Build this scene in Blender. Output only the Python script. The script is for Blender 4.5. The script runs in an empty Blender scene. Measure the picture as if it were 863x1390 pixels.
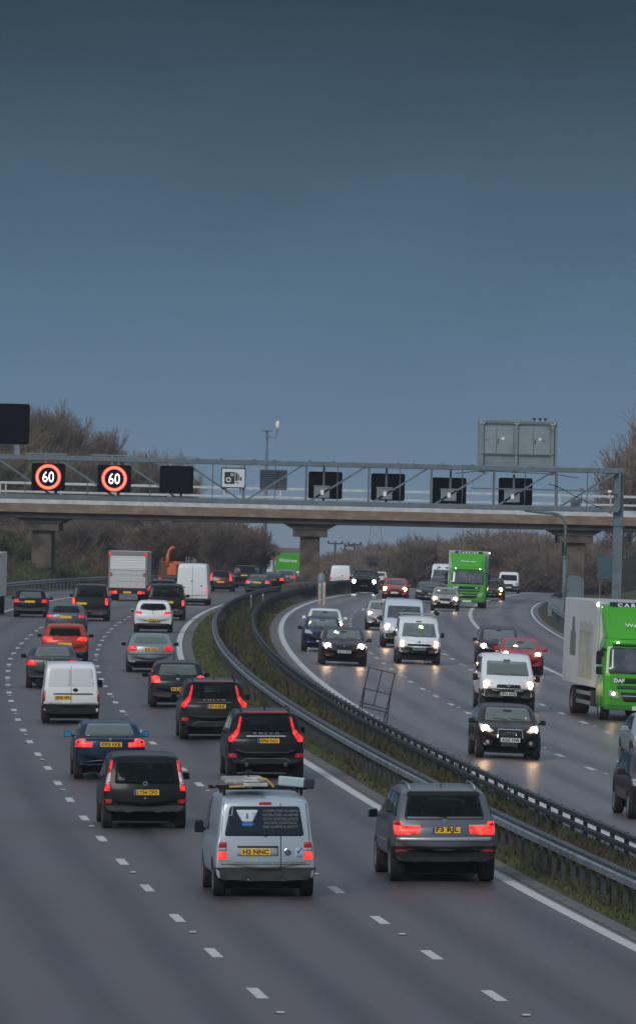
import bpy, bmesh, math, random
from mathutils import Vector, Matrix
from mathutils.bvhtree import BVHTree
random.seed(7)
SC = bpy.context.scene
COL = SC.collection
R = math.radians

# ------------------------------------------------------------------ frame of the place
# X right, Y along the motorway, Z up; the viewer stands on a bridge 7.3 m above the road at the origin
FPX, EYE, ROLL = 10300.0, 7.3, R(1.33)
CR, SR = math.cos(ROLL), math.sin(ROLL)
def sight(px, py):
    dx, dy = px-431.5, py-748.0
    return (dx*CR+dy*SR)/FPX, (dx*SR-dy*CR)/FPX
def centre(Y):                                   # centre line of the central reserve
    if Y <= 550: return -4.3+1.55e-4*(Y-385)**2
    return -4.3+1.55e-4*165**2+0.05115*(Y-550)
def slope(Y): return 3.1e-4*(min(Y, 550)-385)
def clamp(a, lo=0., hi=1.): return max(lo, min(hi, a))
def road_z(d, Y):
    far = clamp((Y-180)/220.)
    a = max(0, abs(d)-2)
    e = (-.02*(1-far) if d < 0 else -(.02*(1-far)+.015*far))
    z = .0095*Y-(1.6e-5*(min(Y, 700)-300)**2+max(0, Y-700)*.0128 if Y > 300 else 0)
    if Y > 900: z = max(z, -40)
    return z+e*min(a, 15)
def P3(d, Y, h=0.):
    m = slope(Y); n = math.hypot(1, m)
    return Vector((centre(Y)+d/n, Y-d*m/n, road_z(d, Y)+h))
def surf(X, Y): return road_z(X-centre(Y), Y)
def hit(px, py, h=0.):
    u, v = sight(px, py); Y = 90.
    while Y < 900 and EYE+v*Y > surf(u*Y, Y)+h: Y += .25
    return u*Y, Y
def at_y(px, Y, py=760):
    return sight(px, py)[0]*Y, Y
def left_shift(Y): return .35-.65*clamp((Y-190)/110.)

# ------------------------------------------------------------------ materials
_M = {}
def mat(name, color=(.5, .5, .5), rough=.5, metal=0., emit=None, es=0., coat=0., spec=.5, noise=0., nscale=8., bump=0., trans=0., c2=None):
    if name in _M: return _M[name]
    m = bpy.data.materials.new(name); m.use_nodes = True
    nt = m.node_tree; b = nt.nodes['Principled BSDF']
    b.inputs['Base Color'].default_value = (*color, 1)
    b.inputs['Roughness'].default_value = rough
    b.inputs['Metallic'].default_value = metal
    b.inputs['Specular IOR Level'].default_value = spec
    b.inputs['Coat Weight'].default_value = coat
    b.inputs['Coat Roughness'].default_value = .04
    b.inputs['Transmission Weight'].default_value = trans
    if emit:
        b.inputs['Emission Color'].default_value = (*emit, 1)
        b.inputs['Emission Strength'].default_value = es
    if noise or bump:
        tc = nt.nodes.new('ShaderNodeTexCoord'); n = nt.nodes.new('ShaderNodeTexNoise')
        n.inputs['Scale'].default_value = nscale; n.inputs['Detail'].default_value = 6
        nt.links.new(tc.outputs['Object'], n.inputs['Vector'])
        if noise:
            mx = nt.nodes.new('ShaderNodeMix'); mx.data_type = 'RGBA'
            d = c2 or tuple(c*(1-noise) for c in color)
            mx.inputs[6].default_value = (*color, 1); mx.inputs[7].default_value = (*d, 1)
            rp = nt.nodes.new('ShaderNodeMapRange'); rp.inputs[1].default_value = .35; rp.inputs[2].default_value = .65
            nt.links.new(n.outputs[0], rp.inputs[0]); nt.links.new(rp.outputs[0], mx.inputs[0])
            nt.links.new(mx.outputs[2], b.inputs['Base Color'])
        if bump:
            bp = nt.nodes.new('ShaderNodeBump'); bp.inputs['Strength'].default_value = bump; bp.inputs['Distance'].default_value = .02
            nt.links.new(n.outputs[0], bp.inputs['Height']); nt.links.new(bp.outputs[0], b.inputs['Normal'])
    _M[name] = m
    return m
def paint(name, col, metal=.35, dirt=.25):
    """car paint with a film of road dirt towards the sills"""
    if 'paint '+name in _M: return _M['paint '+name]
    dark = max(col) < .07
    m = mat('paint '+name, col, .2, metal, coat=.14 if dark else .25, spec=.14 if dark else .35); dirt *= (.45 if dark else 1)
    nt = m.node_tree; b = nt.nodes['Principled BSDF']
    tc = nt.nodes.new('ShaderNodeTexCoord'); sx = nt.nodes.new('ShaderNodeSeparateXYZ')
    n = nt.nodes.new('ShaderNodeTexNoise'); n.inputs['Scale'].default_value = 5; n.inputs['Detail'].default_value = 5
    nt.links.new(tc.outputs['Object'], sx.inputs[0]); nt.links.new(tc.outputs['Object'], n.inputs['Vector'])
    mr = nt.nodes.new('ShaderNodeMapRange'); mr.inputs[1].default_value = 1.15; mr.inputs[2].default_value = .25
    mr.inputs[3].default_value = .03; mr.inputs[4].default_value = 1.
    nt.links.new(sx.outputs[2], mr.inputs[0])
    mu = nt.nodes.new('ShaderNodeMath'); mu.operation = 'MULTIPLY'
    nt.links.new(mr.outputs[0], mu.inputs[0]); nt.links.new(n.outputs[0], mu.inputs[1])
    m2 = nt.nodes.new('ShaderNodeMath'); m2.operation = 'MULTIPLY'; m2.inputs[1].default_value = dirt*2.0; m2.use_clamp = True
    nt.links.new(mu.outputs[0], m2.inputs[0])
    mx = nt.nodes.new('ShaderNodeMix'); mx.data_type = 'RGBA'
    mx.inputs[6].default_value = (*col, 1); mx.inputs[7].default_value = (.06, .056, .052, 1)
    nt.links.new(m2.outputs[0], mx.inputs[0]); nt.links.new(mx.outputs[2], b.inputs['Base Color'])
    r2 = nt.nodes.new('ShaderNodeMapRange'); r2.inputs[3].default_value = .3; r2.inputs[4].default_value = .75
    nt.links.new(m2.outputs[0], r2.inputs[0]); nt.links.new(r2.outputs[0], b.inputs['Roughness'])
    return m
GLASS = mat('dark car glass', (.004, .010, .013), .05, 0, spec=.16, noise=.6, nscale=3.5, c2=(.012, .024, .027))
GLASSL = mat('light car glass', (.075, .095, .095), .06, 0, spec=.7, noise=.55, nscale=3)
TYRE = mat('tyre rubber', (.014, .014, .015), .8, noise=.4, nscale=20)
BLACK = mat('black plastic', (.012, .012, .014), .6, spec=.25)
PLAST = mat('grey plastic bumper', (.03, .031, .034), .6, noise=.3, nscale=6)
def clear_glass(name, tint, base, spec, fac):
    m = mat(name, base, .05, 0, spec=spec); nt = m.node_tree; b = nt.nodes['Principled BSDF']; out = nt.nodes['Material Output']
    t = nt.nodes.new('ShaderNodeBsdfTransparent'); t.inputs[0].default_value = (*tint, 1); mx = nt.nodes.new('ShaderNodeMixShader')
    lw = nt.nodes.new('ShaderNodeLayerWeight'); lw.inputs[0].default_value = .25
    mr = nt.nodes.new('ShaderNodeMapRange'); mr.inputs[3].default_value = fac; mr.inputs[4].default_value = 1.; nt.links.new(lw.outputs['Facing'], mr.inputs[0])
    nt.links.new(mr.outputs[0], mx.inputs[0]); nt.links.new(t.outputs[0], mx.inputs[1]); nt.links.new(b.outputs[0], mx.inputs[2]); nt.links.new(mx.outputs[0], out.inputs[0]); return m
CGLASS = clear_glass('tinted see-through glass', (.38, .50, .52), (.01, .02, .023), .35, .25)
CGLASSL = clear_glass('sky sheen see-through glass', (.62, .72, .71), (.17, .21, .205), .9, .52)  # pale base colour holds the sky reflection of the lighter windows
SEAT = mat('seat fabric', (.05, .05, .055), .9, noise=.3, nscale=6); TRIM = mat('cabin trim', (.025, .025, .028), .8)
ALLOY = mat('alloy', (.42, .43, .44), .35, .8)
CHROME = mat('chrome', (.7, .72, .74), .15, 1)
RED = mat('red lamp lens', (.25, .01, .012), .25, emit=(1, .03, .02), es=.12, coat=.5)
LIT = mat('lit tail lamp', (.5, .01, .01), .3, emit=(1, .018, .014), es=1.5)
LITS = mat('brightly lit tail lamp', (.5, .01, .01), .3, emit=(1, .04, .028), es=2.8)
def cells(m, sc, lo, hi):
    nt = m.node_tree; b = nt.nodes['Principled BSDF']; tc = nt.nodes.new('ShaderNodeTexCoord'); v = nt.nodes.new('ShaderNodeTexVoronoi'); v.inputs['Scale'].default_value = sc
    nt.links.new(tc.outputs['Object'], v.inputs['Vector']); r = nt.nodes.new('ShaderNodeMapRange'); r.inputs[1].default_value = 0; r.inputs[2].default_value = .75
    r.inputs[3].default_value = hi; r.inputs[4].default_value = lo; nt.links.new(v.outputs['Distance'], r.inputs[0]); nt.links.new(r.outputs[0], b.inputs['Emission Strength'])
cells(LIT, 9, .3, 1.35); cells(LITS, 8, .45, 3.4)
CLEAR = mat('clear lamp lens', (.42, .4, .4), .12, coat=.5)
HEAD = mat('lit headlamp', (1, 1, 1), .3, emit=(1, .60, .30), es=50)
LITLENS = mat('lamp lens with added glow', (.5, .48, .45), .15, coat=.5, emit=(1, .80, .60), es=.35)  # lens emits a little itself, standing in for the bulb's glow
HEADB = mat('dim lit headlamp', (1, 1, 1), .3, emit=(1, .88, .75), es=25)
AMBER = mat('lit amber lamp', (1, .5, .1), .3, emit=(1, .42, .06), es=7)
PY = mat('yellow plate', (.70, .40, .02), .45, emit=(1, .55, .03), es=.10)
PW = mat('white plate', (.62, .63, .6), .45)
INK = mat('plate lettering', (.01, .01, .012), .5)
WHITEL = mat('white lettering', (.75, .77, .78), .5)
EUB = mat('blue plate band', (.02, .07, .35), .5)
UNDER = mat('underbody', (.008, .008, .009), .9)

# ------------------------------------------------------------------ meshes
def link(name, me, parent=None, m=None):
    o = bpy.data.objects.new(name, me); COL.objects.link(o)
    if parent is not None: o.parent = parent
    if m is not None and me is not None:
        me.materials.clear()
        for x in (m if isinstance(m, (list, tuple)) else [m]): me.materials.append(x)
    return o
class MB:
    def __init__(s): s.v = []; s.f = []; s.mi = []
    def add(s, vs, fs, mi=0):
        b = len(s.v); s.v += [tuple(v) for v in vs]; s.f += [tuple(b+i for i in f) for f in fs]; s.mi += [mi]*len(fs); return s
    def box(s, c, d, M=None, mi=0, taper=None):
        x, y, z = c; a, b, h = d[0]/2, d[1]/2, d[2]/2
        vs = [Vector((x+i*a*(taper if (taper and k > 0) else 1), y+j*b, z+k*h)) for k in (-1, 1) for j in (-1, 1) for i in (-1, 1)]
        if M is not None: vs = [M@v for v in vs]
        return s.add(vs, [(0, 2, 3, 1), (4, 5, 7, 6), (0, 1, 5, 4), (2, 6, 7, 3), (0, 4, 6, 2), (1, 3, 7, 5)], mi)
    def tube(s, pts, r, n=8, mi=0, caps=True):
        pts = [Vector(p) for p in pts]; rs = r if isinstance(r, (list, tuple)) else [r]*len(pts)
        vs = []; fs = []
        for i, p in enumerate(pts):
            t = (pts[min(i+1, len(pts)-1)]-pts[max(i-1, 0)]).normalized()
            a = t.orthogonal() if abs(t.z) > .9 else t.cross(Vector((0, 0, 1)))
            a.normalize(); b = t.cross(a)
            if abs(t.z) > .9: a = Vector((1, 0, 0)); b = t.cross(a).normalized(); a = b.cross(t)
            for k in range(n):
                q = 2*math.pi*(k+.5)/n; vs.append(p+(a*math.cos(q)+b*math.sin(q))*rs[i])
        for i in range(len(pts)-1):
            for k in range(n):
                fs.append((i*n+k, i*n+(k+1) % n, (i+1)*n+(k+1) % n, (i+1)*n+k))
        if caps: fs += [tuple(range(n))[::-1], tuple((len(pts)-1)*n+k for k in range(n))]
        return s.add(vs, fs, mi)
    def bar(s, a, b, w, h=None, mi=0):
        """square bar between two points"""
        h = h or w; a = Vector(a); b = Vector(b); t = (b-a).normalized()
        u = Vector((0, 0, 1)) if abs(t.z) < .9 else Vector((0, 1, 0))
        x = t.cross(u).normalized(); y = x.cross(t)
        vs = [p+x*i*w/2+y*j*h/2 for p in (a, b) for j in (-1, 1) for i in (-1, 1)]
        return s.add(vs, [(0, 1, 3, 2), (4, 6, 7, 5), (0, 4, 5, 1), (1, 5, 7, 3), (3, 7, 6, 2), (2, 6, 4, 0)], mi)
    def lathe(s, prof, axis, c, n=24, mi=0):
        """prof: (r, a) pairs about an axis 'x','y','z' through c"""
        vs = []; fs = []
        for r, a in prof:
            for k in range(n):
                q = 2*math.pi*k/n; u, w = r*math.cos(q), r*math.sin(q)
                v = {'x': (a, u, w), 'y': (u, a, w), 'z': (u, w, a)}[axis]
                vs.append((c[0]+v[0], c[1]+v[1], c[2]+v[2]))
        for i in range(len(prof)-1):
            for k in range(n): fs.append((i*n+k, i*n+(k+1) % n, (i+1)*n+(k+1) % n, (i+1)*n+k))
        return s.add(vs, fs, mi)
    def prism(s, poly, y0, y1, mi=0, plane='xz'):
        n = len(poly)
        def p(a, b, t): return {'xz': (a, t, b), 'yz': (t, a, b), 'xy': (a, b, t)}[plane]
        vs = [p(a, b, y0) for a, b in poly]+[p(a, b, y1) for a, b in poly]
        fs = [tuple(range(n))[::-1], tuple(range(n, 2*n))]+[(k, (k+1) % n, n+(k+1) % n, n+k) for k in range(n)]
        return s.add(vs, fs, mi)
    def mesh(s, name, smooth=False, fix=True):
        me = bpy.data.meshes.new(name); me.from_pydata(s.v, [], s.f)
        if any(s.mi): me.polygons.foreach_set('material_index', s.mi)
        if fix:
            bm = bmesh.new(); bm.from_mesh(me); bmesh.ops.recalc_face_normals(bm, faces=bm.faces); bm.to_mesh(me); bm.free()
        if smooth: me.polygons.foreach_set('use_smooth', [True]*len(me.polygons))
        me.update(); return me
    def obj(s, name, m, parent=None, smooth=False, bevel=0, fix=True):
        me = s.mesh(name, smooth, fix)
        if bevel:
            bm = bmesh.new(); bm.from_mesh(me)
            bmesh.ops.bevel(bm, geom=[e for e in bm.edges if len(e.link_faces) == 2 and e.calc_face_angle(0) > .5], offset=bevel, segments=2, affect='EDGES', profile=.5)
            bm.to_mesh(me); bm.free(); me.polygons.foreach_set('use_smooth', [False]*len(me.polygons))
        return link(name, me, parent, m)
def tag(o, label=None, cat=None, group=None, kind=None):
    if label: o['label'] = label
    if cat: o['category'] = cat
    if group: o['group'] = group
    if kind: o['kind'] = kind
    return o
def empty(name, loc, rz=0., label=None, cat=None, group=None, pitch=0., rollx=0.):
    o = bpy.data.objects.new(name, None); COL.objects.link(o); o.empty_display_size = .3
    o.location = loc; o.rotation_euler = (pitch, rollx, rz)
    return tag(o, label, cat, group)
def rpoly(pts, r=.03, n=3):
    out = []
    for i, p in enumerate(pts):
        p = Vector(p[:2]); a = Vector(pts[i-1][:2]); b = Vector(pts[(i+1) % len(pts)][:2])
        da, db = (a-p), (b-p); q = min(r, da.length*.45, db.length*.45)
        s0 = p+da.normalized()*q; s1 = p+db.normalized()*q
        for k in range(n+1):
            t = k/n; out.append(tuple((s0*(1-t)**2+p*2*t*(1-t)+s1*t*t)))
    return out
def circle(cx, cz, r, n=20, rz=None): return [(cx+r*math.cos(2*math.pi*k/n), cz+(rz or r)*math.sin(2*math.pi*k/n)) for k in range(n)]
_TXT = {}
def text_data(body, size, width=None, bold=0.):
    key = (body, size, width, bold)
    if key in _TXT: return _TXT[key]
    cu = bpy.data.curves.new('lettering', 'FONT'); cu.body = body; cu.size = size; cu.align_x = 'CENTER'; cu.align_y = 'CENTER'
    cu.extrude = .0; cu.offset = bold; cu.resolution_u = 2; cu.fill_mode = 'BOTH'
    o = bpy.data.objects.new('lettering', cu); COL.objects.link(o)
    bpy.context.view_layer.update()
    me = bpy.data.meshes.new_from_object(o.evaluated_get(bpy.context.evaluated_depsgraph_get()))
    bpy.data.objects.remove(o); bpy.data.curves.remove(cu)
    vs = [v.co.copy() for v in me.vertices]; fs = [tuple(p.vertices) for p in me.polygons]
    if vs:
        x0 = min(v.x for v in vs); x1 = max(v.x for v in vs); y0 = min(v.y for v in vs); y1 = max(v.y for v in vs)
        k = (width/(x1-x0)) if width else 1
        for v in vs: v.x = (v.x-(x0+x1)/2)*k; v.y -= (y0+y1)/2
    _TXT[key] = (vs, fs); return vs, fs
def add_text(mb, body, size, c, face='R', width=None, bold=0., mi=0):
    """flat lettering centred on c; face 'R' reads from -y, 'F' reads from +y, 'L'/'Q' reads from -x/+x"""
    vs, fs = text_data(body, size, width, bold)
    f = {'R': lambda v: (c[0]+v.x, c[1], c[2]+v.y), 'F': lambda v: (c[0]-v.x, c[1], c[2]+v.y),
         'L': lambda v: (c[0], c[1]-v.x, c[2]+v.y), 'Q': lambda v: (c[0], c[1]+v.x, c[2]+v.y)}[face]
    mb.add([f(v) for v in vs], fs, mi)
# ------------------------------------------------------------------ road vehicles
# outlines: (position along the length from the rear, height of the upper edge), both as fractions
OUT = {
 'hatch': ([(0, .36), (.004, .52), (.012, .585), (.02, .60), (.03, .655), (.07, .83), (.095, .935), (.13, .975), (.30, 1), (.50, .99), (.575, .955), (.74, .70), (.78, .655), (.92, .585), (.975, .50), (1, .34)], .655, .21, .235),
 'estate': ([(0, .34), (.004, .50), (.012, .57), (.02, .60), (.03, .66), (.055, .83), (.075, .93), (.10, .97), (.28, 1), (.50, .99), (.575, .955), (.74, .70), (.78, .66), (.92, .59), (.975, .50), (1, .34)], .66, .21, .225),
 'suv': ([(0, .33), (.004, .50), (.01, .575), (.018, .60), (.028, .665), (.07, .84), (.095, .935), (.125, .965), (.30, 1), (.50, .99), (.585, .955), (.73, .715), (.77, .69), (.92, .63), (.975, .54), (1, .32)], .665, .20, .225),
 'box4x4': ([(0, .36), (.003, .48), (.008, .54), (.012, .60), (.016, .68), (.04, .88), (.05, .945), (.07, .975), (.2, 1), (.55, 1), (.62, .975), (.72, .74), (.76, .70), (.95, .655), (.985, .58), (1, .35)], .66, .14, .16),
 'mpv': ([(0, .32), (.003, .48), (.008, .545), (.015, .60), (.022, .66), (.055, .85), (.075, .94), (.11, .975), (.30, 1), (.50, .985), (.58, .94), (.79, .69), (.83, .63), (.93, .57), (.98, .48), (1, .32)], .63, .19, .235),
 'saloon': ([(0, .34), (.004, .56), (.012, .67), (.02, .70), (.05, .715), (.13, .725), (.155, .74), (.24, .92), (.285, .965), (.40, 1), (.52, .985), (.58, .945), (.735, .71), (.775, .665), (.92, .59), (.975, .50), (1, .34)], .665, .22, .255),
 'van': ([(0, .29), (.003, .45), (.007, .52), (.012, .62), (.03, .88), (.04, .945), (.06, .975), (.15, 1), (.60, 1), (.68, .965), (.72, .91), (.84, .64), (.875, .575), (.95, .53), (.985, .42), (1, .27)], .58, .11, .175),
 'bigvan': ([(0, .22), (.002, .36), (.004, .46), (.006, .62), (.015, .90), (.02, .95), (.035, .98), (.12, 1), (.62, 1), (.72, .97), (.78, .90), (.89, .55), (.915, .48), (.975, .44), (.99, .34), (1, .22)], .50, .10, .11),
}
PLAN = [(0, .90), (.006, .945), (.02, .97), (.06, .985), (.16, 1), (.80, 1), (.90, .975), (.96, .92), (.985, .85), (1, .77)]
def interp(T, t):
    for (a, p), (b, q) in zip(T, T[1:]):
        if t <= b: return p+(q-p)*(t-a)/(b-a)
    return T[-1][1]
def shell(L, W, H, style, tumble=None):
    out, belt, th, z0f = OUT[style]; th = tumble or th
    hw = W/2; z0 = max(.17, z0f*H); rows = []
    for t, hf in out:
        y = -L/2+t*L; h = hf*H; w = hw*interp(PLAN, t); zb = belt*H
        if style in ('van', 'bigvan', 'box4x4'): w = hw*(1-(1-interp(PLAN, t))*(.45 if t < .5 else .8))
        zt = min(zb, h*.985); g = clamp((h-zb)/(H-zb))
        row = [(w*.90, z0), (w*.98, z0+.10*(zt-z0)), (w, z0+.42*(zt-z0)), (w*.99, z0+.80*(zt-z0)), (w*.94, zt)]
        tw = th*.9
        row += [(w*(.95*(1-g)*.93/.95+g*(.955-tw*.45*g)), zt+.5*(h-zt)*max(g, .1)),
                (w*((.86)*(1-g)+g*(.955-tw*g)), h-.05*g), (w*(.74*(1-g)+g*(.86-tw*g)), h-.008),
                (w*.42, h+.008), (0, h+.014)]
        rows.append((y, row))
    n = 10; vs = []; fs = []
    kr, kf = (.035, .14) if style in ('bigvan', 'box4x4') else ((.05, .22) if style == 'van' else (.15, .32))
    for y, row in rows:
        t = y/L+.5; wm = max(p[0] for p in row)
        def cy(x): return y+(kr*(x/wm)**2.2*max(0, 1-t/.16) if t < .16 else -kf*(x/wm)**2.4*max(0, (t-.72)/.28) if t > .72 else 0)
        vs += [(x, cy(x), z) for x, z in row]+[(-x, cy(x), z) for x, z in row[-2::-1]]
    m = 2*n-1
    for i in range(len(rows)-1):
        for k in range(m-1): fs.append((i*m+k, i*m+k+1, (i+1)*m+k+1, (i+1)*m+k))
        fs.append((i*m+m-1, i*m, (i+1)*m, (i+1)*m+m-1))
    for i in (0, len(rows)-1):
        for k in range(n-1):
            a, b, c, d = i*m+k, i*m+k+1, i*m+m-2-k, i*m+m-1-k
            fs.append((a, b, c, d) if b != c else (a, b, d))
    me = bpy.data.meshes.new('body'); me.from_pydata(vs, [], fs)
    bm = bmesh.new(); bm.from_mesh(me); bmesh.ops.recalc_face_normals(bm, faces=bm.faces); bm.to_mesh(me); bm.free()
    o = bpy.data.objects.new('tmp', me); COL.objects.link(o)
    sm = o.modifiers.new('s', 'SUBSURF'); sm.levels = sm.render_levels = 2
    bpy.context.view_layer.update()
    me2 = bpy.data.meshes.new_from_object(o.evaluated_get(bpy.context.evaluated_depsgraph_get()))
    bpy.data.objects.remove(o); bpy.data.meshes.remove(me)
    me2.polygons.foreach_set('use_smooth', [True]*len(me2.polygons)); me2.name = 'body'
    return me2
SEEN = ('hatch', 'estate', 'suv', 'box4x4', 'mpv', 'saloon')
class Car:
    def __init__(s, name, label, cat, style, L, W, H, col, px, py=None, Y=None, way=1, group=None, tumble=None, flat=None, yaw=0., smooth=True):
        if Y is None: X, Y = hit(px, py)
        X, _ = at_y(px, Y, py or 780)
        s.L, s.W, s.H, s.hw = L, W, H, W/2; s.solid = Y > 480; s.done = False
        # the face turned to the viewer stands at (X, Y); the origin is the middle of the thing
        q = math.atan(slope(Y)); hx, hy = math.sin(q), math.cos(q)
        ov = .16*L if style != 'bigvan' else .14*L      # the wheels seen are set in from that face
        o = Vector((X+hx*(L/2-ov*.55), Y+hy*(L/2-ov*.55)))
        z = surf(o.x, o.y); zf = surf(o.x+hx, o.y+hy); zb = surf(o.x-hx, o.y-hy)
        rl = surf(o.x+.7, o.y)-surf(o.x-.7, o.y)
        pit = math.atan((zf-zb)/2); rol = -math.atan(rl/1.4)
        s.root = empty(name, (o.x, o.y, z), 0, label, cat, group)
        M = Matrix.Rotation(-q+yaw, 4, 'Z')@Matrix.Rotation(pit, 4, 'X')@Matrix.Rotation(rol, 4, 'Y')
        if way < 0: M = Matrix.Rotation(-q+yaw, 4, 'Z')@Matrix.Rotation(pit, 4, 'X')@Matrix.Rotation(rol, 4, 'Y')@Matrix.Rotation(math.pi, 4, 'Z')
        s.root.rotation_euler = M.to_euler()
        s.way = way; s.style = style; s.paint = col
        if style in OUT:
            me = shell(L, W, H, style, tumble)
            s.body = link('body', me, s.root, col)
            s.bvh = BVHTree.FromPolygons([v.co.copy() for v in me.vertices], [tuple(p.vertices) for p in me.polygons])
    def proj(s, side, a, b):
        """the point of the shell seen at (a, b) by someone facing that side"""
        if side == 'R': o, d = Vector((a, -s.L, b)), Vector((0, 1, 0))
        elif side == 'F': o, d = Vector((-a, s.L, b)), Vector((0, -1, 0))
        elif side == 'Q': o, d = Vector((s.W, a, b)), Vector((-1, 0, 0))
        else: o, d = Vector((-s.W, a, b)), Vector((1, 0, 0))
        h = s.bvh.ray_cast(o, d)
        for _ in range(14):
            if h[0] is not None: break
            if side in 'RF': o.x *= .985
            else: o.z += (.012 if o.z < .5 else -.012)
            h = s.bvh.ray_cast(o, d)
        if h[0] is None:
            q = Vector((a if side == 'R' else -a, (-1 if side == 'R' else 1)*s.L/2, b)) if side in 'RF' else Vector(((s.W/2)*(1 if side == 'Q' else -1), a, b))
            h = s.bvh.find_nearest(q)
            return h[0], h[1]
        return h[0], h[1]
    def patch(s, name, side, poly, m, eps=.008, parent=None, ds=.08, frac=True, tilt=0):
        """a panel laid on the shell: its outline as seen from that side, curved with the body"""
        if frac:
            if side in 'RF': poly = [(x*s.hw, z*s.H) for x, z in poly]
            else: poly = [((y-.5)*s.L, z*s.H) for y, z in poly]
        if name in ('rear_window', 'windscreen', 'side_window') and m in (GLASS, GLASSL) and s.style in SEEN and not s.solid:
            m = CGLASS if m is GLASS else CGLASSL
            s.cut(side, poly)
        bm = bmesh.new()
        bm.faces.new([bm.verts.new((a, b, 0)) for a, b in poly])
        for ax in (0, 1):
            lo = min(p[ax] for p in poly); hi = max(p[ax] for p in poly); k = math.ceil(lo/ds)
            while k*ds < hi:
                co = [0, 0, 0]; no = [0, 0, 0]; co[ax] = k*ds; no[ax] = 1
                bmesh.ops.bisect_plane(bm, geom=bm.verts[:]+bm.edges[:]+bm.faces[:], plane_co=co, plane_no=no, dist=1e-6); k += 1
        bmesh.ops.triangulate(bm, faces=[f for f in bm.faces if len(f.verts) > 4])
        edge = [e for e in bm.edges if e.is_boundary]
        base = {}
        for v in bm.verts:
            p, n = s.proj(side, v.co.x, v.co.y)
            d = {'R': Vector((0, -1, 0)), 'F': Vector((0, 1, 0)), 'Q': Vector((1, 0, 0)), 'L': Vector((-1, 0, 0))}[side]
            if n.dot(d) < 0: n = -n
            base[v] = (p, n)
        for v, (p, n) in base.items(): v.co = p+n*eps
        r = bmesh.ops.extrude_edge_only(bm, edges=edge)
        nv = [g for g in r['geom'] if isinstance(g, bmesh.types.BMVert)]
        for v in nv:
            w = min(base, key=lambda u: (u.co-v.co).length_squared)
            v.co = base[w][0]-base[w][1]*.012
        bmesh.ops.recalc_face_normals(bm, faces=bm.faces)
        me = bpy.data.meshes.new(name); bm.to_mesh(me); bm.free()
        me.polygons.foreach_set('use_smooth', [eps < .02]*len(me.polygons))
        return link(name, me, parent or s.root, m)
    def cut(s, side, poly):
        """open the shell behind a window"""
        cx = sum(p[0] for p in poly)/len(poly); cz = sum(p[1] for p in poly)/len(poly)
        def inside(a, b):
            c = False
            for i in range(len(poly)):
                (x0, y0), (x1, y1) = poly[i-1], poly[i]
                if (y0 > b) != (y1 > b) and a < (x1-x0)*(b-y0)/(y1-y0)+x0: c = not c
            return c
        me = s.body.data; bm = bmesh.new(); bm.from_mesh(me); kill = []
        for f in bm.faces:
            c = f.calc_center_median()
            if side == 'R' and c.y > -s.L*.1 or side == 'F' and c.y < s.L*.02 or side == 'Q' and c.x < 0 or side == 'L' and c.x > 0: continue
            if all(inside(*({'R': (v.co.x, v.co.z), 'F': (-v.co.x, v.co.z)}.get(side, (v.co.y, v.co.z)))) for v in f.verts): kill.append(f)
        bmesh.ops.delete(bm, geom=kill, context='FACES'); bm.to_mesh(me); bm.free()
    def cabin(s):
        """seats, headrests and dashboard, seen through the glass"""
        if s.style not in SEEN or s.solid: return
        L, H, hw = s.L, s.H, s.hw
        seats = [(.47, -.40), (.47, .40)]+([(.24 if s.style != 'saloon' else .29, -.42), (.24 if s.style != 'saloon' else .29, .42)])
        for k, (t, x) in enumerate(seats):
            y = (t-.5)*L; top = H*(.70 if k < 2 else .655)
            b = MB().box((x*hw*1.05, y, (top+.35)/2), (.50 if k < 2 else .62, .14, top-.35)).obj('seat', SEAT, s.root, bevel=.04)
            h = MB().box((x*hw*1.05, y, top+.10), (.26, .10, .17)).bar((x*hw*1.05-.06, y, top), (x*hw*1.05-.06, y, top+.06), .015).bar((x*hw*1.05+.06, y, top), (x*hw*1.05+.06, y, top+.06), .015).obj('headrest', SEAT, b, bevel=.03)
        MB().box((0, .16*L, H*.56), (s.W*.78, .35, .22)).obj('dashboard', TRIM, s.root, bevel=.04)
        MB().lathe([(.165, 0), (.185, .01), (.165, .02)], 'y', (.40*hw, .105*L, H*.60), 16).obj('steering_wheel', TRIM, s.root)
        MB().box((0, -.02*L, .36), (s.W*.8, L*.6, .06)).obj('cabin_floor', TRIM, s.root)
        MB().box((0, .135*L, H*.88), (.22, .03, .07)).obj('rear_view_mirror', TRIM, s.root)
    def both(s, name, side, poly, m, **k):
        a = s.patch(name, side, poly, m, **k)
        b = s.patch(name, side, [(-x, z) for x, z in poly][::-1], m, **k)
        return a, b
    def plate(s, side, x, z, text, w=.52, h=.112, m=None, back=True, band=False):
        p, n = s.proj(side, x*s.hw, z*s.H)
        sg = -1 if side == 'R' else 1
        if side == 'R': yy = min(s.proj('R', x*s.hw, z*s.H+t)[0].y for t in (-h/2, 0, h/2))-.012
        else: yy = max(s.proj('F', x*s.hw, z*s.H+t)[0].y for t in (-h/2, 0, h/2))+.012
        cx = x*s.hw if side == 'R' else -x*s.hw; cz = z*s.H
        o = MB().prism(rpoly([(cx-w/2, cz-h/2), (cx+w/2, cz-h/2), (cx+w/2, cz+h/2), (cx-w/2, cz+h/2)], .012), yy-.006, yy+.006).obj('number_plate', m or (PY if side == 'R' else PW), s.root)
        if text:
            t = MB(); add_text(t, text, .112, (cx+(.02 if band else 0), yy+sg*.009, cz), side, width=w*(.80 if band else .88), bold=.004)
            t.obj('lettering', INK, o, fix=False)
        if band:
            MB().box((cx-w/2+.028, yy+sg*.008, cz), (.05, .003, h*.96)).obj('plate_band', EUB, o)
        return o
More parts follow.
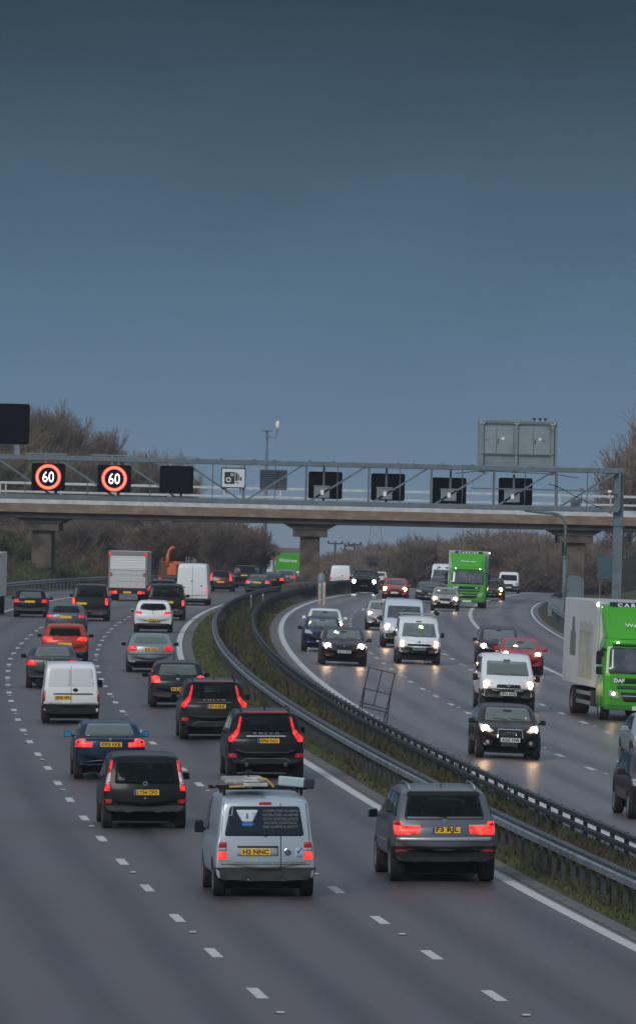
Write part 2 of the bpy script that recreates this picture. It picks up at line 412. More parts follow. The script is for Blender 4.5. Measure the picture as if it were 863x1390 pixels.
    def wheels(s, r=.32, wid=.215, fr=.80, rr=.17, alloy=ALLOY, inset=.015):
        for t in (rr, fr):
            y = -s.L/2+t*s.L
            for g in (-1, 1):
                xo = g*(s.hw-inset); xi = xo-g*wid
                prof = [(r*.60, xi), (r*.93, xi), (r, xi+g*.03), (r, xo-g*.03), (r*.93, xo), (r*.66, xo+g*.004), (r*.62, xo-g*.02)]
                w = MB().lathe(prof, 'x', (0, y, r)).obj('wheel', TYRE, s.root, smooth=False)
                rb = MB().lathe([(r*.64, xo-g*.03), (r*.62, xo-g*.002), (r*.56, xo-g*.015)], 'x', (0, y, r))
                for k in range(7):
                    q = 2*math.pi*k/7
                    rb.bar((xo-g*.02, y+.03*math.cos(q), r+.03*math.sin(q)), (xo-g*.018, y+r*.58*math.cos(q), r+r*.58*math.sin(q)), .03, .045)
                rb.lathe([(0, xo-g*.005), (.055, xo-g*.008), (.06, xo-g*.03)], 'x', (0, y, r))
                rb.obj('rim', alloy, w)
                MB().lathe([(0, xo-g*.05), (r*.6, xo-g*.05)], 'x', (0, y, r)).obj('brake_disc', UNDER, w)
            if hasattr(s, 'bvh'):
                for sd in 'LQ':
                    a = [(y+(r+.055)*math.cos(u), r+.02+(r+.055)*math.sin(u)) for u in [math.pi*k/14 for k in range(15)]]
                    b0 = max(.19, OUT[s.style][3]*s.H+.01)
                    a = [(p, max(q, b0)) for p, q in a]
                    s.patch('wheel_arch', sd, a, UNDER, eps=.004, frac=False, ds=.12)
        MB().box((0, 0, .25), (s.W*.72, s.L*.72, .20)).obj('underbody', UNDER, s.root)
        for t in (rr, fr): MB().box((0, -s.L/2+t*s.L, r*.8), (s.W*.8, .09, .09)).obj('axle', UNDER, s.root)
    def mirrors(s, t=.66, z=.64, m=None, size=(.20, .10, .15), glass=GLASS):
        y = -s.L/2+t*s.L
        for g in (-1, 1):
            p, n = s.proj('Q' if g > 0 else 'L', y, z*s.H-.03)
            x = p.x
            b = MB().box((x+g*(.035+size[0]/2), y, z*s.H+.03), size, taper=.86).bar((x-g*.02, y, z*s.H-.02), (x+g*.12, y, z*s.H), .05, .05)
            b.obj('door_mirror', m or s.paint, s.root, bevel=.03)
            o = s.root.children[-1] if False else [c for c in COL.objects if c.parent == s.root][-1]
            MB().box((x+g*(.035+size[0]/2), y-size[1]/2-.003, z*s.H+.03), (size[0]*.82, .004, size[2]*.76), taper=.9).obj('mirror_glass', glass, o)
    def sides(s, glass=GLASS, z0=None, z1=.925, spans=None, ):
        z0 = z0 or (OUT[s.style][1]+.025)
        spans = spans or {'hatch': [(.14, .32, .38), (.34, .53, .66)], 'estate': [(.07, .22, .22), (.24, .38, .38), (.40, .55, .68)], 'suv': [(.11, .24, .24), (.26, .41, .41), (.43, .56, .68)],
            'box4x4': [(.07, .28, .28), (.30, .44, .44), (.46, .62, .70)], 'mpv': [(.10, .22, .22), (.24, .42, .42), (.44, .56, .72)], 'saloon': [(.26, .40, .42), (.42, .55, .68)],
            'van': [(.56, .68, .78)], 'bigvan': [(.68, .78, .86)]}[s.style]
        for k, (a, b, c) in enumerate(spans):
            lo = .04 if (k == 0 and s.style in ('hatch', 'saloon', 'suv')) else 0
            for sd in 'LQ':
                s.patch('side_window', sd, rpoly([(a-lo, z0), (c, z0), (b, z1), (a+lo*.6, z1)], .04) if False else [(p, q) for p, q in [(a-lo, z0), (c, z0), (b, z1), (a+lo*.6, z1)]], glass, eps=.006)
    def strip(s, name, side, pts, w, m, eps=.006, parent=None):
        """a narrow line along the shell through points given as fractions"""
        P = [Vector((a*s.hw, b*s.H)) for a, b in pts]; up = []; dn = []
        for i, p in enumerate(P):
            t = (P[min(i+1, len(P)-1)]-P[max(i-1, 0)]).normalized(); n = Vector((-t.y, t.x))*w/2
            up.append(tuple(p+n)); dn.append(tuple(p-n))
        return s.patch(name, side, up+dn[::-1], m, eps=eps, frac=False, parent=parent)
WSF0 = [(-.74, .72), (.74, .72), (.64, .92), (-.64, .92)]
WINR = [(-.70, .69), (.70, .69), (.62, .92), (-.62, .92)]
SEAM = mat('panel gap', (.01, .01, .011), .8)
def rear(c, win, tails, plate=(0, .5), text=None, bump=None, reflect=None, badge=None, wiper=True, third=None, glass=GLASS, seams=True, exhaust=None, band=False, bumpm=None, wipz=None):
    """what one sees of a vehicle from behind"""
    if c.style in SEEN and not c.done:
        c.done = True; c.patch('windscreen', 'F', rpoly(win_m(c, WSF0), .05), GLASSL, frac=False); c.cabin()
    w = c.patch('rear_window', 'R', rpoly(win_m(c, win), .05), glass, frac=False)
    if wiper:
        zb = min(z for x, z in win)
        p, n = c.proj('R', 0, (zb+.01)*c.H); q, n2 = c.proj('R', -.45*c.hw, (zb+.05)*c.H)
        MB().bar(p+n*.02, q+n2*.02, .014, .012).lathe([(0, p.y-.03), (.03, p.y-.028), (.03, p.y)], 'y', (p.x, 0, p.z), 10).obj('rear_wiper', BLACK, c.root)
    for poly, m in tails:
        for o in c.both('tail_light', 'R', poly, m, eps=.014): pass
    if bump is not None:
        z0, z1 = bump
        for sd in 'LQ': c.patch('rear_bumper_corner', sd, [(.012, z0), (.105, z0), (.10, z1), (.012, z1)], bumpm or PLAST, eps=.018)
        c.patch('rear_bumper', 'R', rpoly(win_m(c, [(-.97, z0), (.97, z0), (.975, z1), (-.975, z1)]), .05), bumpm or PLAST, eps=.02, frac=False)
    if seams:
        zs_ = min(z for x, z in win)
    if reflect: c.both('reflector', 'R', reflect, RED, eps=.024)
    if badge:
        x, z, r = badge; p, n = c.proj('R', x*c.hw, z*c.H)
        MB().lathe([(0, -.014), (r*.8, -.014), (r, -.008), (r, .01)], 'y', (p.x, p.y, p.z), 18).obj('badge', CHROME, c.root)
    if plate is not None: c.plate('R', plate[0], plate[1], text, band=band)
    if third: c.patch('brake_light', 'R', third[0], third[1], eps=.012)
    if exhaust:
        for x in exhaust:
            p, n = c.proj('R', x*c.hw, .25*c.H)
            MB().lathe([(.028, -.04), (.04, -.04), (.042, .2)], 'y', (p.x, p.y-.01, .215*c.H if c.H > 1.6 else .19*c.H), 14).obj('exhaust_pipe', CHROME, c.root)
def win_m(c, poly): return [(x*c.hw, z*c.H) for x, z in poly]
def front(c, win, lamps, disc=None, grille=None, low=None, plate=(0, .3), text=None, badge=None, lit=True, glass=GLASSL, bump=None, gm=BLACK, hm=None, fog=None, wipers=True, rim=None, one=0, housing=CLEAR):
    if c.style in SEEN and not c.done:
        c.done = True; c.patch('rear_window', 'R', rpoly(win_m(c, WINR if c.style != 'saloon' else [(-.68, .75), (.68, .75), (.56, .94), (-.56, .94)]), .05), GLASS, frac=False); c.cabin()
    w = c.patch('windscreen', 'F', rpoly(win_m(c, win), .05), glass, frac=False)
    if wipers:
        zb = min(z for x, z in win)
        for x in (-.05, .5):
            p, n = c.proj('F', x*c.hw, (zb+.008)*c.H); q, n2 = c.proj('F', (x-.42)*c.hw, (zb+.03)*c.H)
            MB().bar(p+n*.02, q+n2*.02, .014, .012).obj('wiper', BLACK, c.root)
    if bump: c.patch('front_bumper', 'F', rpoly(win_m(c, bump), .05), PLAST, eps=.012, frac=False)
    if lamps:
        for i, o in enumerate(c.both('headlight', 'F', lamps, (LITLENS if (lit and disc and not one and housing is CLEAR) else housing), eps=.014)):
            if lit and disc and not (one and (one > 0) != (i == 0)):
                sg = 1 if i == 0 else -1
                x, z, r = disc; p, n = c.proj('F', sg*x*c.hw, z*c.H)
                MB().lathe([(0, .012), (r*.7, .010), (r, .0)], 'y', (p.x, p.y+.03, p.z), 18).obj('bulb', hm or HEAD, o, fix=False)
    if grille: 
        g = c.patch('grille', 'F', rpoly(win_m(c, grille), .03), gm, eps=.013, frac=False)
        if rim:
            P = grille+[grille[0]]
            c.strip('grille_surround', 'F', P, .022, rim, eps=.02, parent=g)
            za = min(z for x, z in grille); zb = max(z for x, z in grille); k = 0
            for t in (.25, .5, .75):
                z = za+(zb-za)*t; xa = .8*max(x for x, q in grille)
                c.strip('grille_bar', 'F', [(-xa, z), (xa, z)], .012, PLAST, eps=.018, parent=g)
    if low: c.patch('lower_grille', 'F', rpoly(win_m(c, low), .03), UNDER, eps=.011, frac=False)
    if fog: c.both('fog_light', 'F', [(a/c.hw, b/c.H) for a, b in circle(fog[0]*c.hw, fog[1]*c.H, .05, 12)], CLEAR, eps=.016)
    if badge:
        x, z, r = badge; p, n = c.proj('F', x*c.hw, z*c.H)
        MB().lathe([(0, .03), (r*.8, .03), (r, .022), (r, -.01)], 'y', (p.x, p.y, p.z), 18).obj('badge', CHROME, c.root)
    if plate is not None: c.plate('F', plate[0], plate[1], text)
WINR = [(-.70, .69), (.70, .69), (.62, .92), (-.62, .92)]
def rails(c, m=CHROME, t0=.14, t1=.55, x=.66):
    for g in (-1, 1):
        pts = []
        for k in range(9):
            t = t0+(t1-t0)*k/8
            o = Vector((g*x*c.hw, (t-.5)*c.L, 3)); h = c.bvh.ray_cast(o, Vector((0, 0, -1)))
            pts.append(h[0]+Vector((0, 0, .055 if 0 < k < 8 else .005)))
        MB().tube(pts, .018, 6).obj('roof_rail', m, c.root)
def aerial(c, t=.2, x=0, h=.18):
    o = Vector((x*c.hw, (t-.5)*c.L, 3)); p = c.bvh.ray_cast(o, Vector((0, 0, -1)))[0]
    MB().tube([p-Vector((0, 0, .01)), p+Vector((0, -.05, h))], [.012, .005], 5).obj('aerial', BLACK, c.root)
def fin(c, t=.14):
    o = Vector((0, (t-.5)*c.L, 3)); p = c.bvh.ray_cast(o, Vector((0, 0, -1)))[0]
    MB().prism([(p.y-.06, p.z-.01), (p.y+.08, p.z-.01), (p.y-.04, p.z+.07), (p.y-.06, p.z+.07)], -.015, .015, plane='yz').obj('aerial', c.paint, c.root)
# ------------------------------------------------------------------ sky, light, camera
def build_world():
    w = bpy.data.worlds.new("World"); SC.world = w; w.use_nodes = True
    nt = w.node_tree; N = nt.nodes; Lk = nt.links
    for n in list(N): N.remove(n)
    out = N.new('ShaderNodeOutputWorld')
    sky = N.new('ShaderNodeTexSky'); sky.sky_type = 'NISHITA'; sky.sun_disc = False
    sky.sun_elevation = R(30); sky.sun_rotation = R(205); sky.dust_density = 2
    b1 = N.new('ShaderNodeBackground'); b1.inputs[1].default_value = .05
    Lk.new(sky.outputs[0], b1.inputs[0])
    tc = N.new('ShaderNodeTexCoord'); sx = N.new('ShaderNodeSeparateXYZ'); Lk.new(tc.outputs['Generated'], sx.inputs[0])
    # storm cloud ahead: pale blue at the horizon, slate higher up
    mr = N.new('ShaderNodeMapRange'); mr.inputs[1].default_value = -.004; mr.inputs[2].default_value = .10
    ns = N.new('ShaderNodeTexNoise'); ns.inputs['Scale'].default_value = 26; ns.inputs['Detail'].default_value = 4
    mp = N.new('ShaderNodeMapping'); mp.inputs['Scale'].default_value = (1, 1, 2.5); Lk.new(tc.outputs['Generated'], mp.inputs[0]); Lk.new(mp.outputs[0], ns.inputs['Vector'])
    na = N.new('ShaderNodeMath'); na.operation = 'MULTIPLY_ADD'; na.inputs[1].default_value = .012; Lk.new(ns.outputs[0], na.inputs[0])
    zz = N.new('ShaderNodeMath'); zz.operation = 'SUBTRACT'; zz.inputs[1].default_value = .006; Lk.new(sx.outputs[2], zz.inputs[0]); Lk.new(zz.outputs[0], na.inputs[2])
    Lk.new(na.outputs[0], mr.inputs[0])
    cr = N.new('ShaderNodeValToRGB'); e = cr.color_ramp.elements
    e[0].position = 0; e[0].color = (.126, .196, .280, 1); e[1].position = .12; e[1].color = (.126, .205, .302, 1)
    for p, c in ((.24, (.110, .188, .280)), (.36, (.084, .155, .232)), (.50, (.062, .114, .165)), (.62, (.044, .081, .119)), (.74, (.031, .053, .078)), (1., (.026, .043, .062))):
        x = e.new(p); x.color = (*c, 1)
    Lk.new(mr.outputs[0], cr.inputs[0])
    # thinner cloud high up and behind the viewer lets the daylight through
    hi = N.new('ShaderNodeMapRange'); hi.inputs[1].default_value = .10; hi.inputs[2].default_value = .50; Lk.new(sx.outputs[2], hi.inputs[0])
    bk = N.new('ShaderNodeMapRange'); bk.inputs[1].default_value = .35; bk.inputs[2].default_value = -.75; Lk.new(sx.outputs[1], bk.inputs[0])
    bz = N.new('ShaderNodeMapRange'); bz.inputs[1].default_value = .02; bz.inputs[2].default_value = .30; bz.inputs[3].default_value = .12; Lk.new(sx.outputs[2], bz.inputs[0])
    bm_ = N.new('ShaderNodeMath'); bm_.operation = 'MULTIPLY'; Lk.new(bk.outputs[0], bm_.inputs[0]); Lk.new(bz.outputs[0], bm_.inputs[1])
    mxx = N.new('ShaderNodeMath'); mxx.operation = 'MAXIMUM'; Lk.new(hi.outputs[0], mxx.inputs[0]); Lk.new(bm_.outputs[0], mxx.inputs[1])
    mc = N.new('ShaderNodeMix'); mc.data_type = 'RGBA'; Lk.new(mxx.outputs[0], mc.inputs[0]); Lk.new(cr.outputs[0], mc.inputs[6])
    mc.inputs[7].default_value = (.50, .59, .71, 1)
    b2 = N.new('ShaderNodeBackground'); b2.inputs[1].default_value = 1.; Lk.new(mc.outputs[2], b2.inputs[0])
    ms = N.new('ShaderNodeMixShader'); fa = N.new('ShaderNodeMath'); fa.operation = 'MULTIPLY_ADD'; fa.inputs[1].default_value = -.35; fa.inputs[2].default_value = 1.
    Lk.new(mxx.outputs[0], fa.inputs[0]); Lk.new(fa.outputs[0], ms.inputs[0]); Lk.new(b1.outputs[0], ms.inputs[1]); Lk.new(b2.outputs[0], ms.inputs[2])
    Lk.new(ms.outputs[0], out.inputs[0])
    li = bpy.data.lights.new('sun', 'SUN'); li.energy = 1.5; li.angle = R(25); li.color = (1, .96, .9)
    lo = bpy.data.objects.new('sun', li); COL.objects.link(lo)
    q, el = R(205), R(30)       # towards the sun: behind the viewer, a little to the left
    d = Vector((math.sin(q)*math.cos(el), math.cos(q)*math.cos(el), math.sin(el)))
    lo.rotation_euler = d.to_track_quat('Z', 'Y').to_euler(); lo.location = d*50
    cam = bpy.data.cameras.new('camera'); co = bpy.data.objects.new('camera', cam); COL.objects.link(co)
    cam.sensor_fit = 'HORIZONTAL'; cam.sensor_width = 36; cam.lens = 36*FPX/863; cam.clip_start = 1; cam.clip_end = 20000
    u, v = sight(431.5, 695)
    F = Vector((u, 1, v)).normalized(); Rt = Vector((CR, 0, SR)); Rt = (Rt-F*Rt.dot(F)).normalized(); U = Rt.cross(F)
    co.matrix_world = Matrix(((Rt.x, U.x, -F.x, 0), (Rt.y, U.y, -F.y, 0), (Rt.z, U.z, -F.z, EYE), (0, 0, 0, 1)))
    SC.camera = co
    v = SC.view_settings; v.view_transform = 'Standard'; v.look = 'None'; v.exposure = 0; v.gamma = 1; v.use_curve_mapping = False
    SC.cycles.use_denoising = True; SC.cycles.denoiser = 'OPENIMAGEDENOISE'
    SC.cycles.transparent_max_bounces = 12; SC.cycles.max_bounces = 6; SC.cycles.volume_bounces = 0; SC.cycles.caustics_reflective = False; SC.cycles.caustics_refractive = False
    SC.cycles.sample_clamp_indirect = 3
build_world()

# ------------------------------------------------------------------ ground and carriageways
def grid_sheet(name, cols, ys, m, h=0., zfun=None, kind='structure'):
    """sheet through the stations ys; cols gives the offsets from the centre line at each station"""
    vs = []; fs = []; uv = []
    n = len(cols(ys[0]))
    for Y in ys:
        for d in cols(Y):
            p = P3(d, Y, h)
            if zfun: p.z += zfun(d, Y)
            vs.append(p); uv.append((d, Y))
    for i in range(len(ys)-1):
        for k in range(n-1): fs.append((i*n+k, i*n+k+1, (i+1)*n+k+1, (i+1)*n+k))
    me = bpy.data.meshes.new(name); me.from_pydata([tuple(v) for v in vs], [], fs)
    ul = me.uv_layers.new(name='UVMap')
    for l in me.loops: ul.data[l.index].uv = uv[l.vertex_index]
    me.polygons.foreach_set('use_smooth', [True]*len(me.polygons))
    o = link(name, me, None, m)
    if kind: tag(o, kind=kind)
    return o
def bank(d, Y):
    """the cutting on both sides"""
    z = 0.
    f = clamp((Y-420)/90.)
    if d < -18.5: z += min((-d-18.5)*.42*f, 4.5)
    if d > 19.5: z += min((d-19.5)*.34*f, 2.6)
    if Y > 900: z -= 0
    return z
def asphalt():
    m = mat('wet asphalt', (.05, .05, .055), .45); nt = m.node_tree; N = nt.nodes; Lk = nt.links; b = N['Principled BSDF']
    uv = N.new('ShaderNodeUVMap'); sx = N.new('ShaderNodeSeparateXYZ'); Lk.new(uv.outputs[0], sx.inputs[0])
    tc = N.new('ShaderNodeTexCoord')
    # worn wheel tracks: two per lane, along the road
    md = N.new('ShaderNodeMath'); md.operation = 'MULTIPLY'; md.inputs[1].default_value = 2*math.pi*2/3.4; Lk.new(sx.outputs[0], md.inputs[0])
    sn = N.new('ShaderNodeMath'); sn.operation = 'SINE'; Lk.new(md.outputs[0], sn.inputs[0])
    st = N.new('ShaderNodeMapping'); st.inputs['Scale'].default_value = (1.3, .035, 1); Lk.new(uv.outputs[0], st.inputs[0])
    n1 = N.new('ShaderNodeTexNoise'); n1.inputs['Scale'].default_value = 1.; n1.inputs['Detail'].default_value = 7; n1.inputs['Roughness'].default_value = .65; Lk.new(st.outputs[0], n1.inputs['Vector'])
    n2 = N.new('ShaderNodeTexNoise'); n2.inputs['Scale'].default_value = 20; n2.inputs['Detail'].default_value = 5; n2.inputs['Roughness'].default_value = .75; Lk.new(tc.outputs['Object'], n2.inputs['Vector'])
    n3 = N.new('ShaderNodeTexNoise'); n3.inputs['Scale'].default_value = .11; n3.inputs['Detail'].default_value = 4; Lk.new(tc.outputs['Object'], n3.inputs['Vector'])
    a = N.new('ShaderNodeMath'); a.operation = 'MULTIPLY_ADD'; a.inputs[1].default_value = .18; Lk.new(sn.outputs[0], a.inputs[0]); Lk.new(n1.outputs[0], a.inputs[2])
    a2 = N.new('ShaderNodeMath'); a2.operation = 'MULTIPLY_ADD'; a2.inputs[1].default_value = .80; Lk.new(n2.outputs[0], a2.inputs[0]); Lk.new(a.outputs[0], a2.inputs[2])
    cr = N.new('ShaderNodeValToRGB'); e = cr.color_ramp.elements; e[0].position = .62; e[0].color = (.038, .034, .037, 1); e[1].position = 1.18 if False else 1.0; e[1].color = (.092, .080, .086, 1)
    Lk.new(a2.outputs[0], cr.inputs[0])
    lt = N.new('ShaderNodeMapRange'); lt.inputs[1].default_value = -2; lt.inputs[2].default_value = 2; lt.inputs[3].default_value = .92; lt.inputs[4].default_value = 1.6; Lk.new(sx.outputs[0], lt.inputs[0])
    sc = N.new('ShaderNodeVectorMath'); sc.operation = 'SCALE'; Lk.new(cr.outputs[0], sc.inputs[0]); Lk.new(lt.outputs[0], sc.inputs['Scale']); Lk.new(sc.outputs[0], b.inputs['Base Color'])
    # water film: smoother where it lies, wetter on the right-hand carriageway
    wet = N.new('ShaderNodeMapRange'); wet.inputs[1].default_value = -2; wet.inputs[2].default_value = 2; wet.inputs[3].default_value = .46; wet.inputs[4].default_value = .34; Lk.new(sx.outputs[0], wet.inputs[0])
    rr = N.new('ShaderNodeMath'); rr.operation = 'MULTIPLY_ADD'; rr.inputs[1].default_value = .14; Lk.new(n1.outputs[0], rr.inputs[0])
    r2 = N.new('ShaderNodeMath'); r2.operation = 'MULTIPLY_ADD'; r2.inputs[1].default_value = -.14; Lk.new(n3.outputs[0], r2.inputs[0]); Lk.new(wet.outputs[0], r2.inputs[2]); Lk.new(r2.outputs[0], rr.inputs[2])
    Lk.new(rr.outputs[0], b.inputs['Roughness'])
    bp = N.new('ShaderNodeBump'); bp.inputs['Strength'].default_value = .25; bp.inputs['Distance'].default_value = .006; Lk.new(n2.outputs[0], bp.inputs['Height']); Lk.new(bp.outputs[0], b.inputs['Normal'])
    return m
ASPH = asphalt()
def soil():
    m = mat('rough grass ground', (.05, .05, .03), .95); nt = m.node_tree; N = nt.nodes; Lk = nt.links; b = N['Principled BSDF']
    tc = N.new('ShaderNodeTexCoord')
    n1 = N.new('ShaderNodeTexNoise'); n1.inputs['Scale'].default_value = .45; n1.inputs['Detail'].default_value = 8; n1.inputs['Roughness'].default_value = .7; Lk.new(tc.outputs['Object'], n1.inputs['Vector'])
    cr = N.new('ShaderNodeValToRGB'); e = cr.color_ramp.elements; e[0].position = .36; e[0].color = (.030, .026, .018, 1); e[1].position = .66; e[1].color = (.050, .072, .020, 1)
    x = e.new(.5); x.color = (.052, .048, .026, 1)
    Lk.new(n1.outputs[0], cr.inputs[0]); Lk.new(cr.outputs[0], b.inputs['Base Color'])
    n2 = N.new('ShaderNodeTexNoise'); n2.inputs['Scale'].default_value = 9; n2.inputs['Detail'].default_value = 5; Lk.new(tc.outputs['Object'], n2.inputs['Vector'])
    bp = N.new('ShaderNodeBump'); bp.inputs['Strength'].default_value = .8; bp.inputs['Distance'].default_value = .12; Lk.new(n2.outputs[0], bp.inputs['Height']); Lk.new(bp.outputs[0], b.inputs['Normal'])
    return m
SOIL = soil()
YS = [-60+10*i for i in range(0, 17)]+[100+5*i for i in range(0, 161)]+[950, 1050, 1200, 1500, 2000, 3000, 4500, 7000]
def gcols(Y): return [-3000, -1200, -400, -150, -80, -60, -45, -38, -34, -30, -27, -24, -21, -18.5, -16, -12, -8, -4, -2.4, -1, 0, 1.2, 2.6, 4, 8, 12, 16, 19.5, 22, 25, 28, 32, 40, 60, 90, 160, 400, 1200, 3000]
def gz(d, Y):
    far = clamp((Y-760)/250.); z = bank(d, Y)-.03
    if abs(d) < 2.2: z += .05*(1-(d/2.2)**2)
    if Y > 700:      # beyond the crest the land lies flat below the skyline
        tgt = 2.2-min(max(Y-900, 0)*.0004, .9)
        z = z*(1-far)+far*(tgt-road_z(d, Y))
    if abs(d) > 60: z -= min(3, (abs(d)-60)*.02)
    return z
# the outer sheet reaches the horizon: rings far out are laid straight, not along the curve
def ground():
    vs = []; fs = []; n = len(gcols(0))
    for Y in YS:
        for d in gcols(Y):
            k = clamp(1-(abs(d)-100)/600.); Yc = min(Y, 900)
            c0 = centre(Yc); m = slope(Yc); q = math.hypot(1, m)
            X = c0+d/q; YY = Y-(d*m/q)*k*(1 if Y < 1000 else 0)
            vs.append((X, YY, road_z(d, Y)+gz(d, Y)))
    for i in range(len(YS)-1):
        for k in range(n-1): fs.append((i*n+k, i*n+k+1, (i+1)*n+k+1, (i+1)*n+k))
    me = bpy.data.meshes.new('ground'); me.from_pydata(vs, [], fs); me.polygons.foreach_set('use_smooth', [True]*len(me.polygons))
    return tag(link('ground', me, None, SOIL), kind='structure')
ground()
RY = [-20+5*i for i in range(0, 168)]
def lsp(a, b, n): return [a+(b-a)*i/(n-1) for i in range(n)]
grid_sheet('road_outbound', lambda Y: lsp(-16.2, -1.25+left_shift(Y), 12), RY, ASPH, .004)
grid_sheet('road_oncoming', lambda Y: lsp(2.0, 16.9, 12), RY, ASPH, .004)
def road_paint():
    m = mat('worn road paint', (.52, .52, .50), .55); nt = m.node_tree; N = nt.nodes; Lk = nt.links; b = N['Principled BSDF']
    tc = N.new('ShaderNodeTexCoord'); n = N.new('ShaderNodeTexNoise'); n.inputs['Scale'].default_value = 7; n.inputs['Detail'].default_value = 8; n.inputs['Roughness'].default_value = .75
    Lk.new(tc.outputs['Object'], n.inputs['Vector'])
    cr = N.new('ShaderNodeValToRGB'); e = cr.color_ramp.elements; e[0].position = .30; e[0].color = (.10, .10, .10, 1); e[1].position = .46; e[1].color = (.55, .55, .53, 1)
    Lk.new(n.outputs[0], cr.inputs[0]); Lk.new(cr.outputs[0], b.inputs['Base Color']); return m
PAINT = road_paint()
GRIT = mat('pale verge edge', (.16, .155, .15), .85, noise=.5, nscale=3)
def line(name, dfun, w=.2, dash=None, y0=60, y1=820, ph=0, m=None, h=.008):
    vs = []; fs = []
    if dash:
        on, mod = dash; segs = []; y = y0+ph
        while y < y1: segs.append([y, y+on/2, y+on]); y += mod
    else: segs = [[y0+5*i for i in range(int((y1-y0)/5)+1)]]
    for s in segs:
        b = len(vs)
        for Y in s:
            d = dfun(Y); vs += [tuple(P3(d-w/2, Y, h)), tuple(P3(d+w/2, Y, h))]
        for i in range(len(s)-1): fs.append((b+2*i, b+2*i+1, b+2*i+3, b+2*i+2))
    me = bpy.data.meshes.new(name); me.from_pydata(vs, [], fs)
    return tag(link(name, me, None, m or PAINT), kind='structure')
LA = lambda Y: -5.2+left_shift(Y); LB = lambda Y: -8.55+left_shift(Y)
line('edge_line_central', lambda Y: -1.8+left_shift(Y), .24)
line('lane_line_outbound', LA, .17, (2.2, 9), ph=3.)
line('lane_line_outbound', LB, .17, (2.2, 9), ph=3.6)
line('edge_line_shoulder', lambda Y: -12.1+left_shift(Y), .2, y0=300)
line('edge_line_central', lambda Y: 2.55, .24)
line('lane_line_oncoming', lambda Y: 6.05, .17, (2.2, 9), ph=1.)
line('lane_line_oncoming', lambda Y: 9.35, .17, (2.2, 9), ph=5.)
line('edge_line_shoulder', lambda Y: 12.75, .22)
line('edge_line_verge', lambda Y: 16.5, .14)
line('verge_edging', lambda Y: -1.42+left_shift(Y), .32, m=GRIT, h=.012)
line('verge_edging', lambda Y: 2.18, .32, m=GRIT, h=.012)
# road studs every second gap
STUD = mat('stud casting', (.30, .30, .30), .4, .5); STUDL = mat('stud reflector', (.7, .72, .7), .2)
def studs():
    proto = None
    for dfun, ph, lab in ((LA, 3.+6.1, 'small road stud in a gap of the dashed line between outbound lanes two and three'), (LB, 3.6+6.1, 'small road stud in a gap of the dashed line between outbound lanes one and two'),
                     (lambda Y: 6.05, 1.+6.1, 'small road stud on the oncoming dashed line nearest the central reserve'), (lambda Y: 9.35, 5.+6.1, 'small road stud on the oncoming dashed line farther from the central reserve')):
        y = 60+ph
        while y < 420:
            if y > 105:
                p = P3(dfun(y), y, .008); rt = empty('road_stud', p, -math.atan(slope(y)), lab, 'road stud', 'road studs between the lanes')
                if proto is None:
                    a = MB().box((0, 0, .012), (.12, .25, .02)).obj('stud_housing', STUD, rt, bevel=.006)
                    b = MB().box((0, -.10, .026), (.10, .05, .012)).obj('stud_reflector', STUDL, rt); proto = (a, b)
                else:
                    for s in proto:
                        c = s.copy(); COL.objects.link(c); c.parent = rt
            y += 18
studs()

